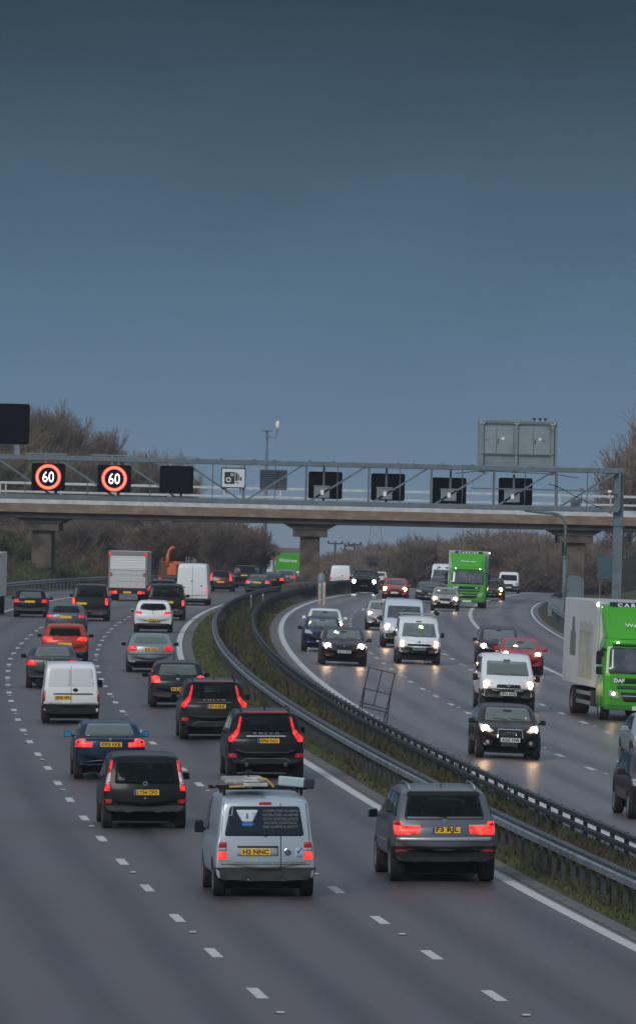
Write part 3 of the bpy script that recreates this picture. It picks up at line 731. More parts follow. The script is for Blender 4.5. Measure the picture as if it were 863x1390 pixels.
# ------------------------------------------------------------------ safety barriers
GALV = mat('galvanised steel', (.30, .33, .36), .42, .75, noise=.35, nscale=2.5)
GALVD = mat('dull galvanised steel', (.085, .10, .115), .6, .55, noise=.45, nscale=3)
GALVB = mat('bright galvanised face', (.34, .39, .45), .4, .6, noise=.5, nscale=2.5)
POSTM = mat('dark weathered post', (.05, .058, .062), .7, .3, noise=.4, nscale=4)
TEALS = mat('dark teal weathered steel', (.04, .056, .066), .55, .4, noise=.5, nscale=3)
def barrier(name, label, d, y0, y1, beam, step=2.4, h=.75, face=-1, m=None, dfun=None, postm=None, near=0):
    """beam on posts; each post a part"""
    dfun = dfun or (lambda Y: d)
    m = m or GALV
    root = empty(name, P3(dfun(y0), y0), 0, label, 'safety barrier', None)
    inv = root.location.copy()
    ys = [y0+(y1-y0)*i/int((y1-y0)/2.) for i in range(int((y1-y0)/2.)+1)]
    def sweep(prof, nm, mm, cap=True):
        vs = []; fs = []; n = len(prof)
        for Y in ys:
            for a, z in prof: vs.append(P3(dfun(Y)+a, Y, z)-inv)
        for i in range(len(ys)-1):
            for k in range(n): fs.append((i*n+k, i*n+(k+1) % n, (i+1)*n+(k+1) % n, (i+1)*n+k))
        fs.append(tuple(range(n))); fs.append(tuple(range(len(vs)-n, len(vs))))
        return MB().add(vs, fs).obj(nm, mm, root)
    g = face
    if beam == 'w':      # corrugated beam: two ridges
        pr = [(0, h-.31), (g*.05, h-.28), (g*.08, h-.23), (g*.045, h-.175), (g*.03, h-.155), (g*.045, h-.135), (g*.08, h-.08), (g*.05, h-.03), (0, h)]
        sweep(pr+[(-g*.015, h), (-g*.015, h-.31)], 'beam', m)
    elif beam == 'box':      # open box beam with a bright face
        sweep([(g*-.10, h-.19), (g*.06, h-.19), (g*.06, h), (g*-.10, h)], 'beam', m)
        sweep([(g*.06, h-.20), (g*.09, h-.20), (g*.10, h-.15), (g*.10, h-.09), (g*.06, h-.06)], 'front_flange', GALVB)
    elif beam == 'twin':
        for za, zb_ in ((.13, 0), (.34, .22)): sweep([(g*-.01, h-za), (g*.05, h-za+.02), (g*.05, h-zb_-.02), (g*-.01, h-zb_)], 'rail', m)
    n = int((y1-y0)/step); more = MB()
    pm = postm or GALVD
    for i in range(n):
        Y = y0+.4+i*step; p = P3(dfun(Y)-g*.07 if beam == 'w' else dfun(Y), Y, -.05)-inv
        if beam == 'w': b = MB().box((0, 0, h/2), (.11, .06, h+.05))
        elif beam == 'box': b = MB().box((0, 0, h/2-.1), (.09, .06, h-.15))
        else: b = MB().box((g*-.06, 0, h/2), (.09, .13, h+.07))
        if beam == 'w': b.box((g*.05, 0, h-.155), (.09, .05, .14))
        if i >= near and i < near+99:
            o = b.obj('post', pm, root); o.location = p
        else:
            more.add([Vector(v)+p for v in b.v], b.f)
    if more.v: tag(more.obj('posts', pm, root), kind='stuff')
    return root
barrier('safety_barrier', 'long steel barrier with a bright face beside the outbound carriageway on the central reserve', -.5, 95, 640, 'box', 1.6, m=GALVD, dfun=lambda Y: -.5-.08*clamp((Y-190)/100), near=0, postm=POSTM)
barrier('safety_barrier', 'dark twin-rail barrier on closely set posts beside the oncoming carriageway on the central reserve', 1.2, 105, 640, 'twin', 2.4, m=TEALS, postm=TEALS, face=-1)
barrier('safety_barrier', 'corrugated steel barrier behind the hard shoulder at the left, below the grassy bank', -17., 330, 640, 'w', 3.2, face=1)
barrier('safety_barrier', 'corrugated steel barrier along the right-hand verge beyond the near green lorry', 17.6, 250, 620, 'w', 3.2, face=-1)

# ------------------------------------------------------------------ overbridge
CONC = mat('shaded weathered concrete', (.125, .105, .085), .85, noise=.6, nscale=1.2, bump=.3)  # weathering noise; base colour darkened for the shade under the deck
CONCD = mat('damp dark concrete', (.085, .08, .08), .85, noise=.45, nscale=.8, bump=.3)  # darker, greyer tone for deck underside, haunches and guard wall
STEELP = mat('pale painted steel', (.56, .60, .64), .5, .2, noise=.25, nscale=2)
GREYP = mat('blue grey painted steel', (.135, .185, .215), .55, .1, noise=.3, nscale=1.5)
GREYL = mat('light grey sign steel', (.20, .25, .275), .55, .1, noise=.2, nscale=1.2)
def streaked():
    m = mat('streaked brown concrete', (.22, .17, .12), .85); nt = m.node_tree; N = nt.nodes; Lk = nt.links; b = N['Principled BSDF']
    tc = N.new('ShaderNodeTexCoord'); mp = N.new('ShaderNodeMapping'); mp.inputs['Scale'].default_value = (.9, 1, 1.6); n = N.new('ShaderNodeTexNoise'); n.inputs['Scale'].default_value = 1; n.inputs['Detail'].default_value = 8; n.inputs['Roughness'].default_value = .7
    Lk.new(tc.outputs['Object'], mp.inputs[0]); Lk.new(mp.outputs[0], n.inputs['Vector'])
    cr = N.new('ShaderNodeValToRGB'); e = cr.color_ramp.elements; e[0].position = .3; e[0].color = (.12, .09, .068, 1); e[1].position = .72; e[1].color = (.31, .25, .195, 1)
    x = e.new(.5); x.color = (.20, .145, .10, 1)
    Lk.new(n.outputs[0], cr.inputs[0]); Lk.new(cr.outputs[0], b.inputs['Base Color']); return m
STREAK = streaked()
BY = 545.
def zb(y, Y=BY, x=431.5): return EYE+sight(x, y)[1]*Y
def bridge():
    rt = empty('road_bridge', (-.6, BY, surf(-.6, BY)), 0, 'concrete overbridge with brown streaked edge crossing above all the lanes', 'bridge')
    o = rt.location
    def B(n, boxes, m, bevel=0):
        b = MB()
        for (x0, x1, y0, y1, z0, z1) in boxes: b.box(((x0+x1)/2-o.x, (y0+y1)/2-o.y, (z0+z1)/2-o.z), (x1-x0, y1-y0, z1-z0))
        return b.obj(n, m, rt, bevel=bevel)
    z0, z1, z2, z3 = zb(711.5), zb(704.5), zb(698.5), zb(692)
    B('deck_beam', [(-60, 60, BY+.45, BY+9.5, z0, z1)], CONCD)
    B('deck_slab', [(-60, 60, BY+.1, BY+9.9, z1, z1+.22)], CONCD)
    B('edge_beam', [(-60, 60, BY, BY+.35, z1+.01, z3)], STREAK, .03)
    B('edge_beam', [(-60, 60, BY+9.65, BY+10, z1+.01, z3)], STREAK, .03)
    zt = zb(664)
    for yy in (BY+.18, BY+9.8):
        p = MB()
        for z, h in ((zt, .10), (zt-.62, .08), (zt-1.08, .08)): p.box((-o.x, yy-o.y, z-o.z), (120, .08, h))
        p.obj('parapet_rails', STEELP, rt)
        B('parapet_panel', [(-60, 60, yy-.02, yy+.02, z3+.02, z3+.36)], STEELP)
        for k in range(-14, 15):
            x = 4.02*k+1.2
            q = MB().box((x-o.x, yy+.07-o.y, (z3+zt)/2-o.z), (.10, .09, zt-z3)); q.obj('parapet_post', STEELP, rt)
    for xc in (-19.9, -.6, 18.5):
        g = surf(xc, BY)-.4
        zc = zb(729); zd = zb(719)
        pr = MB(); pr.box((xc-o.x, BY+5-o.y, (g+zc)/2-o.z), (1.43, 7.2, zc-g)); pr.obj('pier', CONC, rt, bevel=.05)
        pc = MB(); pc.box((xc-o.x, BY+5-o.y, (zc+zd)/2-o.z), (2.5, 8.0, zd-zc)); pc.obj('pier_cap', CONC, rt, bevel=.04)
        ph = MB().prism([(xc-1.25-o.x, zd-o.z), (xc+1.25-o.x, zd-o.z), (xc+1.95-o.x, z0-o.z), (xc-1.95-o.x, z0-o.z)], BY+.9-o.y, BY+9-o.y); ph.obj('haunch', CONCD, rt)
bridge()
def guard():
    z = surf(-.6, 535)
    b = MB()
    for i in range(9):
        Y = 505+i*5; p = P3(.3, Y)
        b.box((p.x, Y, p.z+.45), (1.5, 4.9, .95), taper=.72)
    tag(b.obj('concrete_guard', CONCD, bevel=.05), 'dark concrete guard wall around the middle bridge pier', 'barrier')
guard()
# ------------------------------------------------------------------ gantry
GY = 418.
GS = FPX/GY
def gx(px, py=650): return sight(px, py)[0]*GY
def gzz(py, px=431.5): return EYE+sight(px, py)[1]*GY
def gantry():
    xl, xr = -21.4, gx(839, 700); zt, zl = gzz(630), gzz(683)
    base = Vector((xr, GY, surf(xr, GY)-.1))
    rt = empty('sign_gantry', base, 0, 'blue grey steel lattice gantry spanning the whole motorway in front of the bridge', 'gantry')
    T = lambda x, y, z: (x-base.x, y, z-base.z)
    for y, nm in ((-.55, 'chord'), (.55, 'chord')):
        for z, h in ((zt, .27), (zl, .27)):
            MB().bar(T(xl, y, z), T(xr, y, z), .2, h).obj(nm, GREYP, rt, bevel=.02)
        MB().bar(T(gx(640), y, (zt+zl)/2-.05), T(xr, y, (zt+zl)/2-.05), .05, .07).obj('hand_rail', GREYP, rt)
    n = 11; st = (xr-xl)/n
    for i in range(n+1):
        x = xl+i*st
        for y in (-.55, .55):
            MB().bar(T(x, y, zl), T(x, y, zt), .13).obj('upright', GREYP, rt)
        MB().bar(T(x, -.55, zt), T(x, .55, zt), .1).bar(T(x, -.55, zl), T(x, .55, zl), .1).obj('cross_tie', GREYP, rt)
        if i < n:
            for y in (-.55, .55):
                a, b = (zt, zl) if i < 5 else (zl, zt)
                if y < 0 or i % 2 == 0: MB().bar(T(x+.05, y, a), T(x+st-.05, y, b), .10).obj('brace', GREYP, rt)
            if i % 1 == 0: MB().bar(T(x+st/2, .55, zl), T(x+st/2, .55, zt), .05).obj('upright', GREYP, rt)
    MB().box(((xl+xr)/2-base.x, 0, zl-base.z-.02), (xr-xl, .9, .04)).obj('walkway', mat('walkway grating', (.10, .13, .15), .7, .3), rt)
    col = MB().box((0, 0, (zt+.15-base.z)/2), (.53, .53, zt+.15-base.z)); col.obj('column', GREYP, rt, bevel=.03)
    zf = gzz(704)-base.z
    MB().box((0, 0, zf), (.66, .66, .06)).obj('flange', GREYP, rt)
    MB().box((0, 0, .3), (1.0, 1.0, .3)).obj('base_plinth', CONC, rt)
    zlft = surf(xl, GY)
    MB().box((xl-base.x, 0, (zlft+zt)/2-base.z), (.53, .53, zt-zlft+.2)).obj('column', GREYP, rt, bevel=.03)
    # cable run drooping along the right end
    MB().tube([T(gx(744), -.7, gzz(650)), T(gx(757), -.72, gzz(653)), T(gx(770), -.72, gzz(660)), T(gx(781), -.7, gzz(666)), T(gx(835), -.6, gzz(690))], .022, 6).obj('cable', BLACK, rt)
    for px in (783, 778): pass
    MB().box(T(gx(782), .2, gzz(675)), (.55, .4, .45)).tube([T(gx(790), .2, gzz(675)), T(gx(790), .2, gzz(656))], .03, 6).lathe([(0, 0), (.1, 0), (.1, .1), (0, .1)], 'z', T(gx(790), .2, gzz(657)), 10).obj('instrument_box', GREYP, rt, bevel=.01)
    MB().tube([T(gx(826), -.6, gzz(668)), T(gx(827), -.6, gzz(660))], .03, 6).box(T(gx(827), -.65, gzz(658)), (.2, .3, .14)).obj('camera_unit', WHITEL, rt)
    for px in (62, 152, 238):
        MB().box(T(gx(px), -.2, zt+.22), (2.3, .08, .07)).box(T(gx(px), -.55, zt-.3), (.1, .1, 1.0)).obj('sign_hanger', GREYL, rt)
    for px in (18, 40, 250, 268, 300, 345, 372, 420, 452, 540, 560, 600, 640, 655, 720):
        MB().box(T(gx(px), -.6, zt+.02), (.16, .16, .34)).obj('clamp', GREYP, rt)
    for (px) in (437, 522, 609, 695):
        x = gx(px)
        MB().box(T(x, -.35, zl+.60), (.86, .5, .62)).box(T(x, -.35, zl+.93), (.92, .56, .07)).obj('cabinet', GREYL, rt, bevel=.015)
        MB().box(T(x+.02, -.61, zl+.60), (.18, .01, .26)).obj('data_label', WHITEL, rt)
        MB().tube([T(x+.1, .1, zl), T(x+.1, .1, zt)], .07, 8).obj('sign_post', GREYP, rt)
gantry()
SIGNB = mat('black signal face', (.006, .007, .010), .6, noise=.5, nscale=12, spec=.0)
RINGM = mat('lit red ring', (.8, .05, .03), .4, emit=(1, .035, .02), es=1.5)
RINGH = mat('lit orange ring core', (1, .3, .2), .4, emit=(1, .14, .07), es=1.9)
DIGM = mat('lit white digits', (1, 1, 1), .4, emit=(.90, .90, 1), es=1.25)
def signal(px, py, w, h, label, lit=False, back=False, group=None):
    y = -.85 if not back else .95
    x, z = sight(px, py)[0]*GY, EYE+sight(px, py)[1]*GY
    rt = empty('lane_signal', (x, GY+y, z), 0, label, 'road signal', group)
    MB().prism(rpoly([(-w/2, -h/2), (w/2, -h/2), (w/2, h/2), (-w/2, h/2)], .12), -.12, .12).obj('housing', SIGNB, rt, bevel=.01)
    if not back:
        MB().prism(rpoly([(-w/2+.06, -h/2+.06), (w/2-.06, -h/2+.06), (w/2-.06, h/2-.06), (-w/2+.06, h/2-.06)], .08), -.135, -.12).obj('screen', mat('signal screen', (.007, .008, .012), .5, spec=0, noise=.6, nscale=25), rt)
    else:
        for sx in (-.6, 0, .6): MB().box((sx, -.14, 0), (.05, .04, h*.85)).obj('stiffener', SIGNB, rt)
    if lit:
        for r0, r1, m, yy in ((.52, .705, RINGM, -.142), (.56, .66, RINGH, -.147)):
            n = 40; vs = [(r*math.cos(2*math.pi*k/n), yy, r*math.sin(2*math.pi*k/n)) for r in (r0, r1) for k in range(n)]
            MB().add(vs, [(k, (k+1) % n, n+(k+1) % n, n+k) for k in range(n)]).obj('red_ring', m, rt, fix=False)
        t = MB(); add_text(t, '60', .86, (0, -.146, 0), 'R', width=.64, bold=.006); t.obj('digits', DIGM, rt, fix=False)
    return rt
signal(66.3, 647.5, 1.84, 1.5, 'lit signal showing a white 60 in a red ring, leftmost on the gantry', True)
signal(155.7, 650, 1.84, 1.5, 'lit signal showing a white 60 in a red ring, right one of the two', True)
signal(240, 651, 1.84, 1.5, 'blank black lane signal facing the viewer, just left of the camera sign')
for px, py, l in ((441.5, 658.5, 'back of a black lane signal, first one right of the grey louvred panel'), (526.5, 661, 'back of a black lane signal, second one right of the grey louvred panel'),
            (610, 666.5, 'back of a black lane signal, next left of the one below the large sign'), (700, 667, 'back of a black lane signal, directly below the large grey sign on the gantry')):
    signal(px, py, 1.87, 1.5, l, back=True)
def big_signs():
    # left: front of a dark message sign cut by the picture edge
    x1, z0, z1 = gx(38.5), EYE+sight(19, 603)[1]*GY, EYE+sight(19, 548)[1]*GY; w = 4.5; xc = x1-w/2
    rt = empty('message_sign', (xc, GY-.3, z0-.3), 0, 'large blank dark message sign above the gantry at the left edge', 'road sign')
    h = z1-z0
    MB().prism(rpoly([(-w/2, .3), (w/2, .3), (w/2, .3+h), (-w/2, .3+h)], .15), -.2, .2).obj('housing', SIGNB, rt, bevel=.015)
    MB().prism(rpoly([(-w/2+.1, .4), (w/2-.1, .4), (w/2-.1, .2+h), (-w/2+.1, .2+h)], .1), -.215, -.2).obj('screen', mat('message screen', (.006, .007, .012), .5, spec=0, noise=.6, nscale=30), rt)
    for x in (-1.6, 0, 1.6): MB().box((x, 0, -.05), (.3, .3, .9)).obj('bracket', GREYL, rt)
    # right: back of a large sign with doors
    xa, xb = sight(648, 600)[0]*GY, sight(756, 600)[0]*GY; zc = EYE+sight(702, 601)[1]*GY; w = xb-xa; h = 2.5
    rt = empty('large_sign', ((xa+xb)/2, GY-.1, zc), 0, 'back of a large light grey sign with two pairs of doors, above the gantry', 'road sign')
    MB().prism(rpoly([(-w/2, -h/2), (w/2, -h/2), (w/2, h/2), (-w/2, h/2)], .1), 0, .3).obj('housing', GREYL, rt, bevel=.01)
    G2 = mat('door grey steel', (.235, .29, .32), .5, .1, noise=.15, nscale=1)
    for i, x in enumerate((-1.62, -.68, .42, 1.36)):
        d = MB().box((x, -.02, .12), (.90, .035, 1.55)).obj('door', G2, rt, bevel=.008)
        if i in (0, 2): MB().box((x+.55, -.045, .06), (.04, .03, .28)).obj('handle', BLACK, d)
        if i in (1, 3): MB().box((x-.12, -.042, .22), (.15, .01, .14)).obj('notice', WHITEL, d)
        if i in (0, 3): MB().box((x+(-.05 if i == 0 else .1), -.042, .12), (.16, .01, .03)).obj('label_strip', BLACK, d)
    for x in (-w/2+.26, -.05, w/2-.26):
        MB().box((x, -.09, -.15), (.16, .12, h+.1)).obj('support_post', GREYL, rt, bevel=.01)
        MB().box((x, -.12, h/2-.16), (.3, .12, .14)).box((x, -.12, -h/2-.42), (.34, .4, .16)).obj('bracket', STEELP, rt)
    MB().bar((-w/2+.2, -.17, h/2-.14), (w/2-.2, -.17, h/2-.14), .06).bar((-w/2+.2, -.17, -h/2+.62), (w/2-.2, -.17, -h/2+.62), .05).bar((w/2-.7, -.2, h/2-.14), (w/2-.2, -.2, h/2-.6), .05).obj('frame_rail', GREYP, rt)
    for x in (.9, 1.22, 1.52): MB().lathe([(0, h/2), (.05, h/2), (.05, h/2+.08), (.09, h/2+.09), (.09, h/2+.14), (0, h/2+.14)], 'z', (x, .1, 0), 10).obj('sensor', BLACK, rt)
    MB().tube([(-w/2-1.2, -.1, -h/2-.52), (-w/2+.2, -.15, -h/2-.34), (w/2-.2, -.15, -h/2-.42), (w/2+1.2, -.1, -h/2-.62)], .018, 6).obj('cable', BLACK, rt)
big_signs()
def camera_sign():
    x, z = sight(316.8, 649)[0]*GY, EYE+sight(316.8, 649)[1]*GY
    rt = empty('camera_sign', (x, GY-.75, z), 0, 'square white speed camera sign with black camera symbol on the gantry', 'road sign')
    w, h = 1.36, 1.12
    MB().prism(rpoly([(-w/2, -h/2), (w/2, -h/2), (w/2, h/2), (-w/2, h/2)], .08), -.03, .03).obj('border', mat('dark blue border', (.012, .03, .07), .5), rt)
    MB().prism(rpoly([(-w/2+.06, -h/2+.06), (w/2-.06, -h/2+.06), (w/2-.06, h/2-.06), (-w/2+.06, h/2-.06)], .05), -.038, -.03).obj('face', mat('sign white', (.60, .66, .72), .5), rt)
    b = MB(); b.prism(rpoly([(-.48, -.33), (.08, -.33), (.08, .33), (-.48, .33)], .06), -.044, -.038)
    b.prism([(.12, -.16), (.24, -.16), (.24, .26), (.12, .30)], -.044, -.038).prism([(.27, -.12), (.33, -.12), (.33, .2), (.27, .2)], -.044, -.038).prism([(.37, -.14), (.46, -.14), (.46, .06), (.37, .06)], -.044, -.038).prism([(.14, -.28), (.30, -.28), (.30, -.23), (.14, -.23)], -.044, -.038)
    b.obj('camera_symbol', INK, rt)
    c = MB()
    for cx, cz, r0, r1 in ((-.26, -.1, .085, .14), (-.07, .18, .045, .08)):
        n = 24; vs = [(cx+r*math.cos(2*math.pi*k/n), -.048, cz+r*math.sin(2*math.pi*k/n)) for r in (r0, r1) for k in range(n)]
        c.add(vs, [(k, (k+1) % n, n+(k+1) % n, n+k) for k in range(n)])
    c.obj('lens_rings', WHITEL, rt, fix=False)
    MB().box((-.4, .15, -.1), (.08, .2, 1.5)).box((.4, .15, -.1), (.08, .2, 1.5)).obj('bracket', GREYP, rt)
    x, z = sight(371, 651)[0]*GY, EYE+sight(371, 651)[1]*GY
    rt = empty('louvred_panel', (x, GY+.8, z), 0, 'grey louvred panel fixed to the gantry, right of the camera sign', 'panel')
    MB().box((0, 0, 0), (1.5, .12, 1.1)).obj('frame', mat('dark grey steel', (.07, .09, .105), .6), rt)
    for k in range(9): MB().box((0, -.08, -.48+k*.12), (1.4, .05, .05)).obj('slat', GREYP, rt)
camera_sign()
# ------------------------------------------------------------------ posts, poles, cabinets
def lamp_bent():
    Y = 470; X = sight(765, 830)[0]*Y; z0 = surf(X, Y)
    rt = empty('bent_post', (X, Y, z0-.1), 0, 'tall grey post with its top bent over to the left, beside the right pier', 'lamp post')
    k = lambda py: EYE+sight(765, py)[1]*Y-z0+.1
    MB().tube([(0, 0, 0), (0, 0, k(756))], .15, 12).obj('lower_tube', GREYP, rt, smooth=True)
    t = k(697)
    MB().tube([(0, 0, k(756)-.05), (0, 0, t-.9), (-.06, 0, t-.55), (-.22, 0, t-.25), (-.5, 0, t-.07), (-.9, 0, t), (-1.6, 0, t+.04), (-2.6, 0, t+.16)], .1, 10).obj('upper_tube', GREYP, rt, smooth=True)
    MB().lathe([(.19, -.08), (.19, .08)], 'z', (0, 0, k(756)), 12).lathe([(.2, -.06), (.2, .06)], 'z', (0, 0, k(803)), 12).obj('collar', GREYP, rt)
    MB().box((0, 0, .05), (.5, .5, .2)).obj('base_plate', GREYP, rt)
lamp_bent()
def cctv():
    Y = 620; X = sight(366, 640)[0]*Y; z0 = surf(X, Y); k = lambda py: EYE+sight(366, py)[1]*Y-z0
    X0 = sight(359, 740)[0]*Y; X = X0
    rt = empty('camera_mast', (X, Y, z0), 0, 'tall slim mast with a white camera on top, standing behind the bridge', 'camera mast')
    t = k(585)
    MB().tube([(0, 0, 0), (0, 0, k(705)), (0, 0, t)], [.24, .16, .1], 10).obj('mast', GREYP, rt, smooth=True)
    MB().box((-.55, 0, k(730)/2), (.35, .35, k(715))).obj('riser_duct', GREYL, rt)
    MB().box((0, 0, t), (.8, .3, .1)).bar((.1, 0, t-.5), (.75, 0, t-.5), .08).bar((.75, 0, t-.5), (.8, 0, t+.2), .08).obj('bracket', GREYP, rt)
    MB().lathe([(0, 0), (.13, .02), (.17, .2), (.17, .55), (.1, .68), (0, .7)], 'z', (.85, 0, t+.15), 12).obj('camera', mat('white camera shell', (.75, .77, .78), .4), rt, smooth=True)
cctv()
def pole_simple(name, px, Y, ytop, r, label, cat, d=None):
    X = sight(px, 760)[0]*Y; z0 = surf(X, Y)+bank(X-centre(Y), Y); zt = EYE+sight(px, ytop)[1]*Y
    rt = empty(name, (X, Y, z0-.2), 0, label, cat)
    MB().tube([(0, 0, 0), (0, 0, (zt-z0)*.45)], r*1.5, 10).obj('lower_tube', GREYP, rt, smooth=True)
    MB().tube([(0, 0, (zt-z0)*.45), (0, 0, zt-z0)], r, 10).obj('upper_tube', GREYP, rt, smooth=True)
    MB().box((-.3, -.1, zt-z0-.1), (.7, .2, .12)).obj('lantern', GREYP, rt)
    return rt
pole_simple('lamp_post', 230, 600, 703, .11, 'slim grey post on the left bank seen below the bridge deck', 'lamp post')
def marker(px, Y, h, w, m, label, dy=0, cat='marker post'):
    X, _ = at_y(px, Y); z = surf(X, Y)
    rt = empty('marker_post', (X, Y, z), 0, label, cat)
    MB().box((0, 0, h/2), (w, .08, h)).obj('post', m, rt, bevel=.01)
    MB().box((0, -.045, h-.12), (w*.7, .01, .12)).obj('reflector', STUDL, rt)
PALEP = mat('pale post', (.42, .36, .27), .6)
marker(435, 470, 1.35, .12, PALEP, 'left pale brown marker post of a close pair beside the reserve barrier')
marker(441, 470, 1.4, .16, PALEP, 'right pale brown marker post of a close pair beside the reserve barrier')
marker(342, 425, 1.0, .08, GREYL, 'thin grey marker post between the two reserve barriers, the left of two')
marker(358, 432, 1.0, .08, GREYL, 'thin grey marker post between the two reserve barriers, the right of two')
def dome():
    Y = 500; X, _ = at_y(437, Y); z = surf(X, Y)
    rt = empty('hooded_box', (X, Y, z), 0, 'small blue grey hooded box beside the middle bridge pier', 'roadside box')
    MB().box((0, 0, .6), (.5, .5, 1.2)).obj('stand', GREYP, rt)
    MB().lathe([(.27, 1.2), (.29, 1.4), (.24, 1.62), (.12, 1.75), (0, 1.78)], 'z', (0, 0, 0), 14).obj('hood', GREYL, rt, smooth=True)
dome()
def cabinet():
    Y = 500; X, _ = at_y(780, Y); z = surf(X, Y)
    w = .62; pr = [(-w, 0), (w, 0), (w, 1.7)]+[(w*math.cos(a), 1.7+.5*math.sin(a)) for a in [math.pi*k/10 for k in range(1, 10)]]+[(-w, 1.7)]
    rt = empty('round_cabinet', (X, Y, z), 0, 'blue grey round-topped roadside cabinet in front of the right pier', 'cabinet')
    MB().prism(pr, -.4, .4).obj('shell', mat('blue grey cabinet', (.11, .15, .18), .5), rt)
    MB().box((0, -.41, 1.0), (.9, .02, 1.5)).obj('door', GREYP, rt)
    Y = 520; X, _ = at_y(824, Y); z = EYE+sight(824, 770)[1]*Y
    rt = empty('blue_board', (X, Y, z-2.2), 0, 'plain dark teal board on posts left of the gantry column', 'board')
    MB().box((0, 0, 2.2), (1.3, .06, 1.6)).obj('board', mat('dark teal board', (.03, .085, .12), .5), rt)
    for s in (-.45, .45): MB().tube([(s, .08, 0), (s, .08, 3)], .04, 8).obj('post', GREYP, rt)
cabinet()
def railing(x0, y0, x1, y1, h, label, step=.14, name='railing', mtl=GREYL):
    z0, z1 = surf(x0, y0)+bank(x0-centre(y0), y0), surf(x1, y1)+bank(x1-centre(y1), y1)
    rt = empty(name, (x0, y0, z0), 0, label, 'railing')
    L = math.hypot(x1-x0, y1-y0); n = int(L/step); b = MB()
    f = lambda t, z: ((x1-x0)*t, (y1-y0)*t, (z1-z0)*t+z)
    for i in range(n+1): b.bar(f(i/n, 0), f(i/n, h-.05), .03)
    b.obj('bars', mtl, rt)
    MB().bar(f(0, h), f(1, h), .05).obj('top_rail', mtl, rt); MB().bar(f(0, .15), f(1, .15), .04).obj('bottom_rail', mtl, rt)
    for t in (0, .5, 1): MB().bar(f(t, -.1), f(t, h+.05), .08).obj('end_post', mtl, rt)
xa, _ = at_y(748, 455); xb, _ = at_y(759, 450)
railing(xa, 458, xb+.15, 446, 1.15, 'short grey railing at the start of the right-hand verge barrier')
xa, _ = at_y(838, 520); xb, _ = at_y(900, 500)
railing(xa, 522, xb, 500, 2.3, 'tall dark grey palisade fence on the right bank at the right edge', .3, mtl=TEALS)
def blue_sign():
    Y = 660; X, _ = at_y(355, Y, 748); z = EYE+sight(355, 748)[1]*Y; g = surf(X, Y)
    rt = empty('blue_sign', (X, Y, g), 0, 'small blue roadside sign above the recovery vehicle under the bridge', 'road sign')
    MB().box((0, 0, z-g), (1.15, .05, 1.0)).obj('panel', mat('sign blue', (.012, .10, .42), .45), rt)
    MB().box((0, .04, z-g), (1.2, .03, 1.05)).obj('border', WHITEL, rt)
    b = MB()
    for k, w in enumerate((.5, .62, .4, .55)): b.box((0, -.028, z-g+.3-k*.19), (w, .006, .05))
    b.obj('legend_lines', mat('faint legend', (.18, .30, .55), .5), rt)
    for s in (-.4, .4): MB().tube([(s, .1, 0), (s, .1, z-g+.4)], .05, 8).obj('post', GREYP, rt)
blue_sign()
def mesh_frame():
    Y = 222; p = P3(.55, Y); X = sight(500, 950)[0]*Y; g = surf(X, Y)
    rt = empty('metal_frame', (X, Y, g-.05), R(-6), 'black tilted metal frame, like an empty sign frame, standing in the central reserve', 'metal frame', rollx=R(12))
    Z = lambda py: (EYE+sight(500, py)[1]*Y-g)
    zt = Z(906); zm = Z(935); zl = Z(955); w = .39; m = mat('black tube', (.012, .014, .018), .5)
    for x in (-w, w): MB().bar((x, 0, 0), (x, 0, zt), .035).obj('leg', m, rt)
    MB().bar((0, 0, zl), (0, 0, zt), .03).obj('upright', m, rt)
    for z in (zt, zm, zl): MB().bar((-w-.04, 0, z), (w+.04, 0, z), .03).obj('cross_bar', m, rt)
    for x in (-w, w): MB().bar((x, 0, zm+.15), (x+.06, .7, 0), .028).obj('back_stay', m, rt)
    MB().bar((-w+.04, .38, zl-.12), (w+.04, .38, zl-.12), .025).obj('tie', m, rt)
mesh_frame()
WOOD = mat('dark pole timber', (.05, .042, .035), .9)
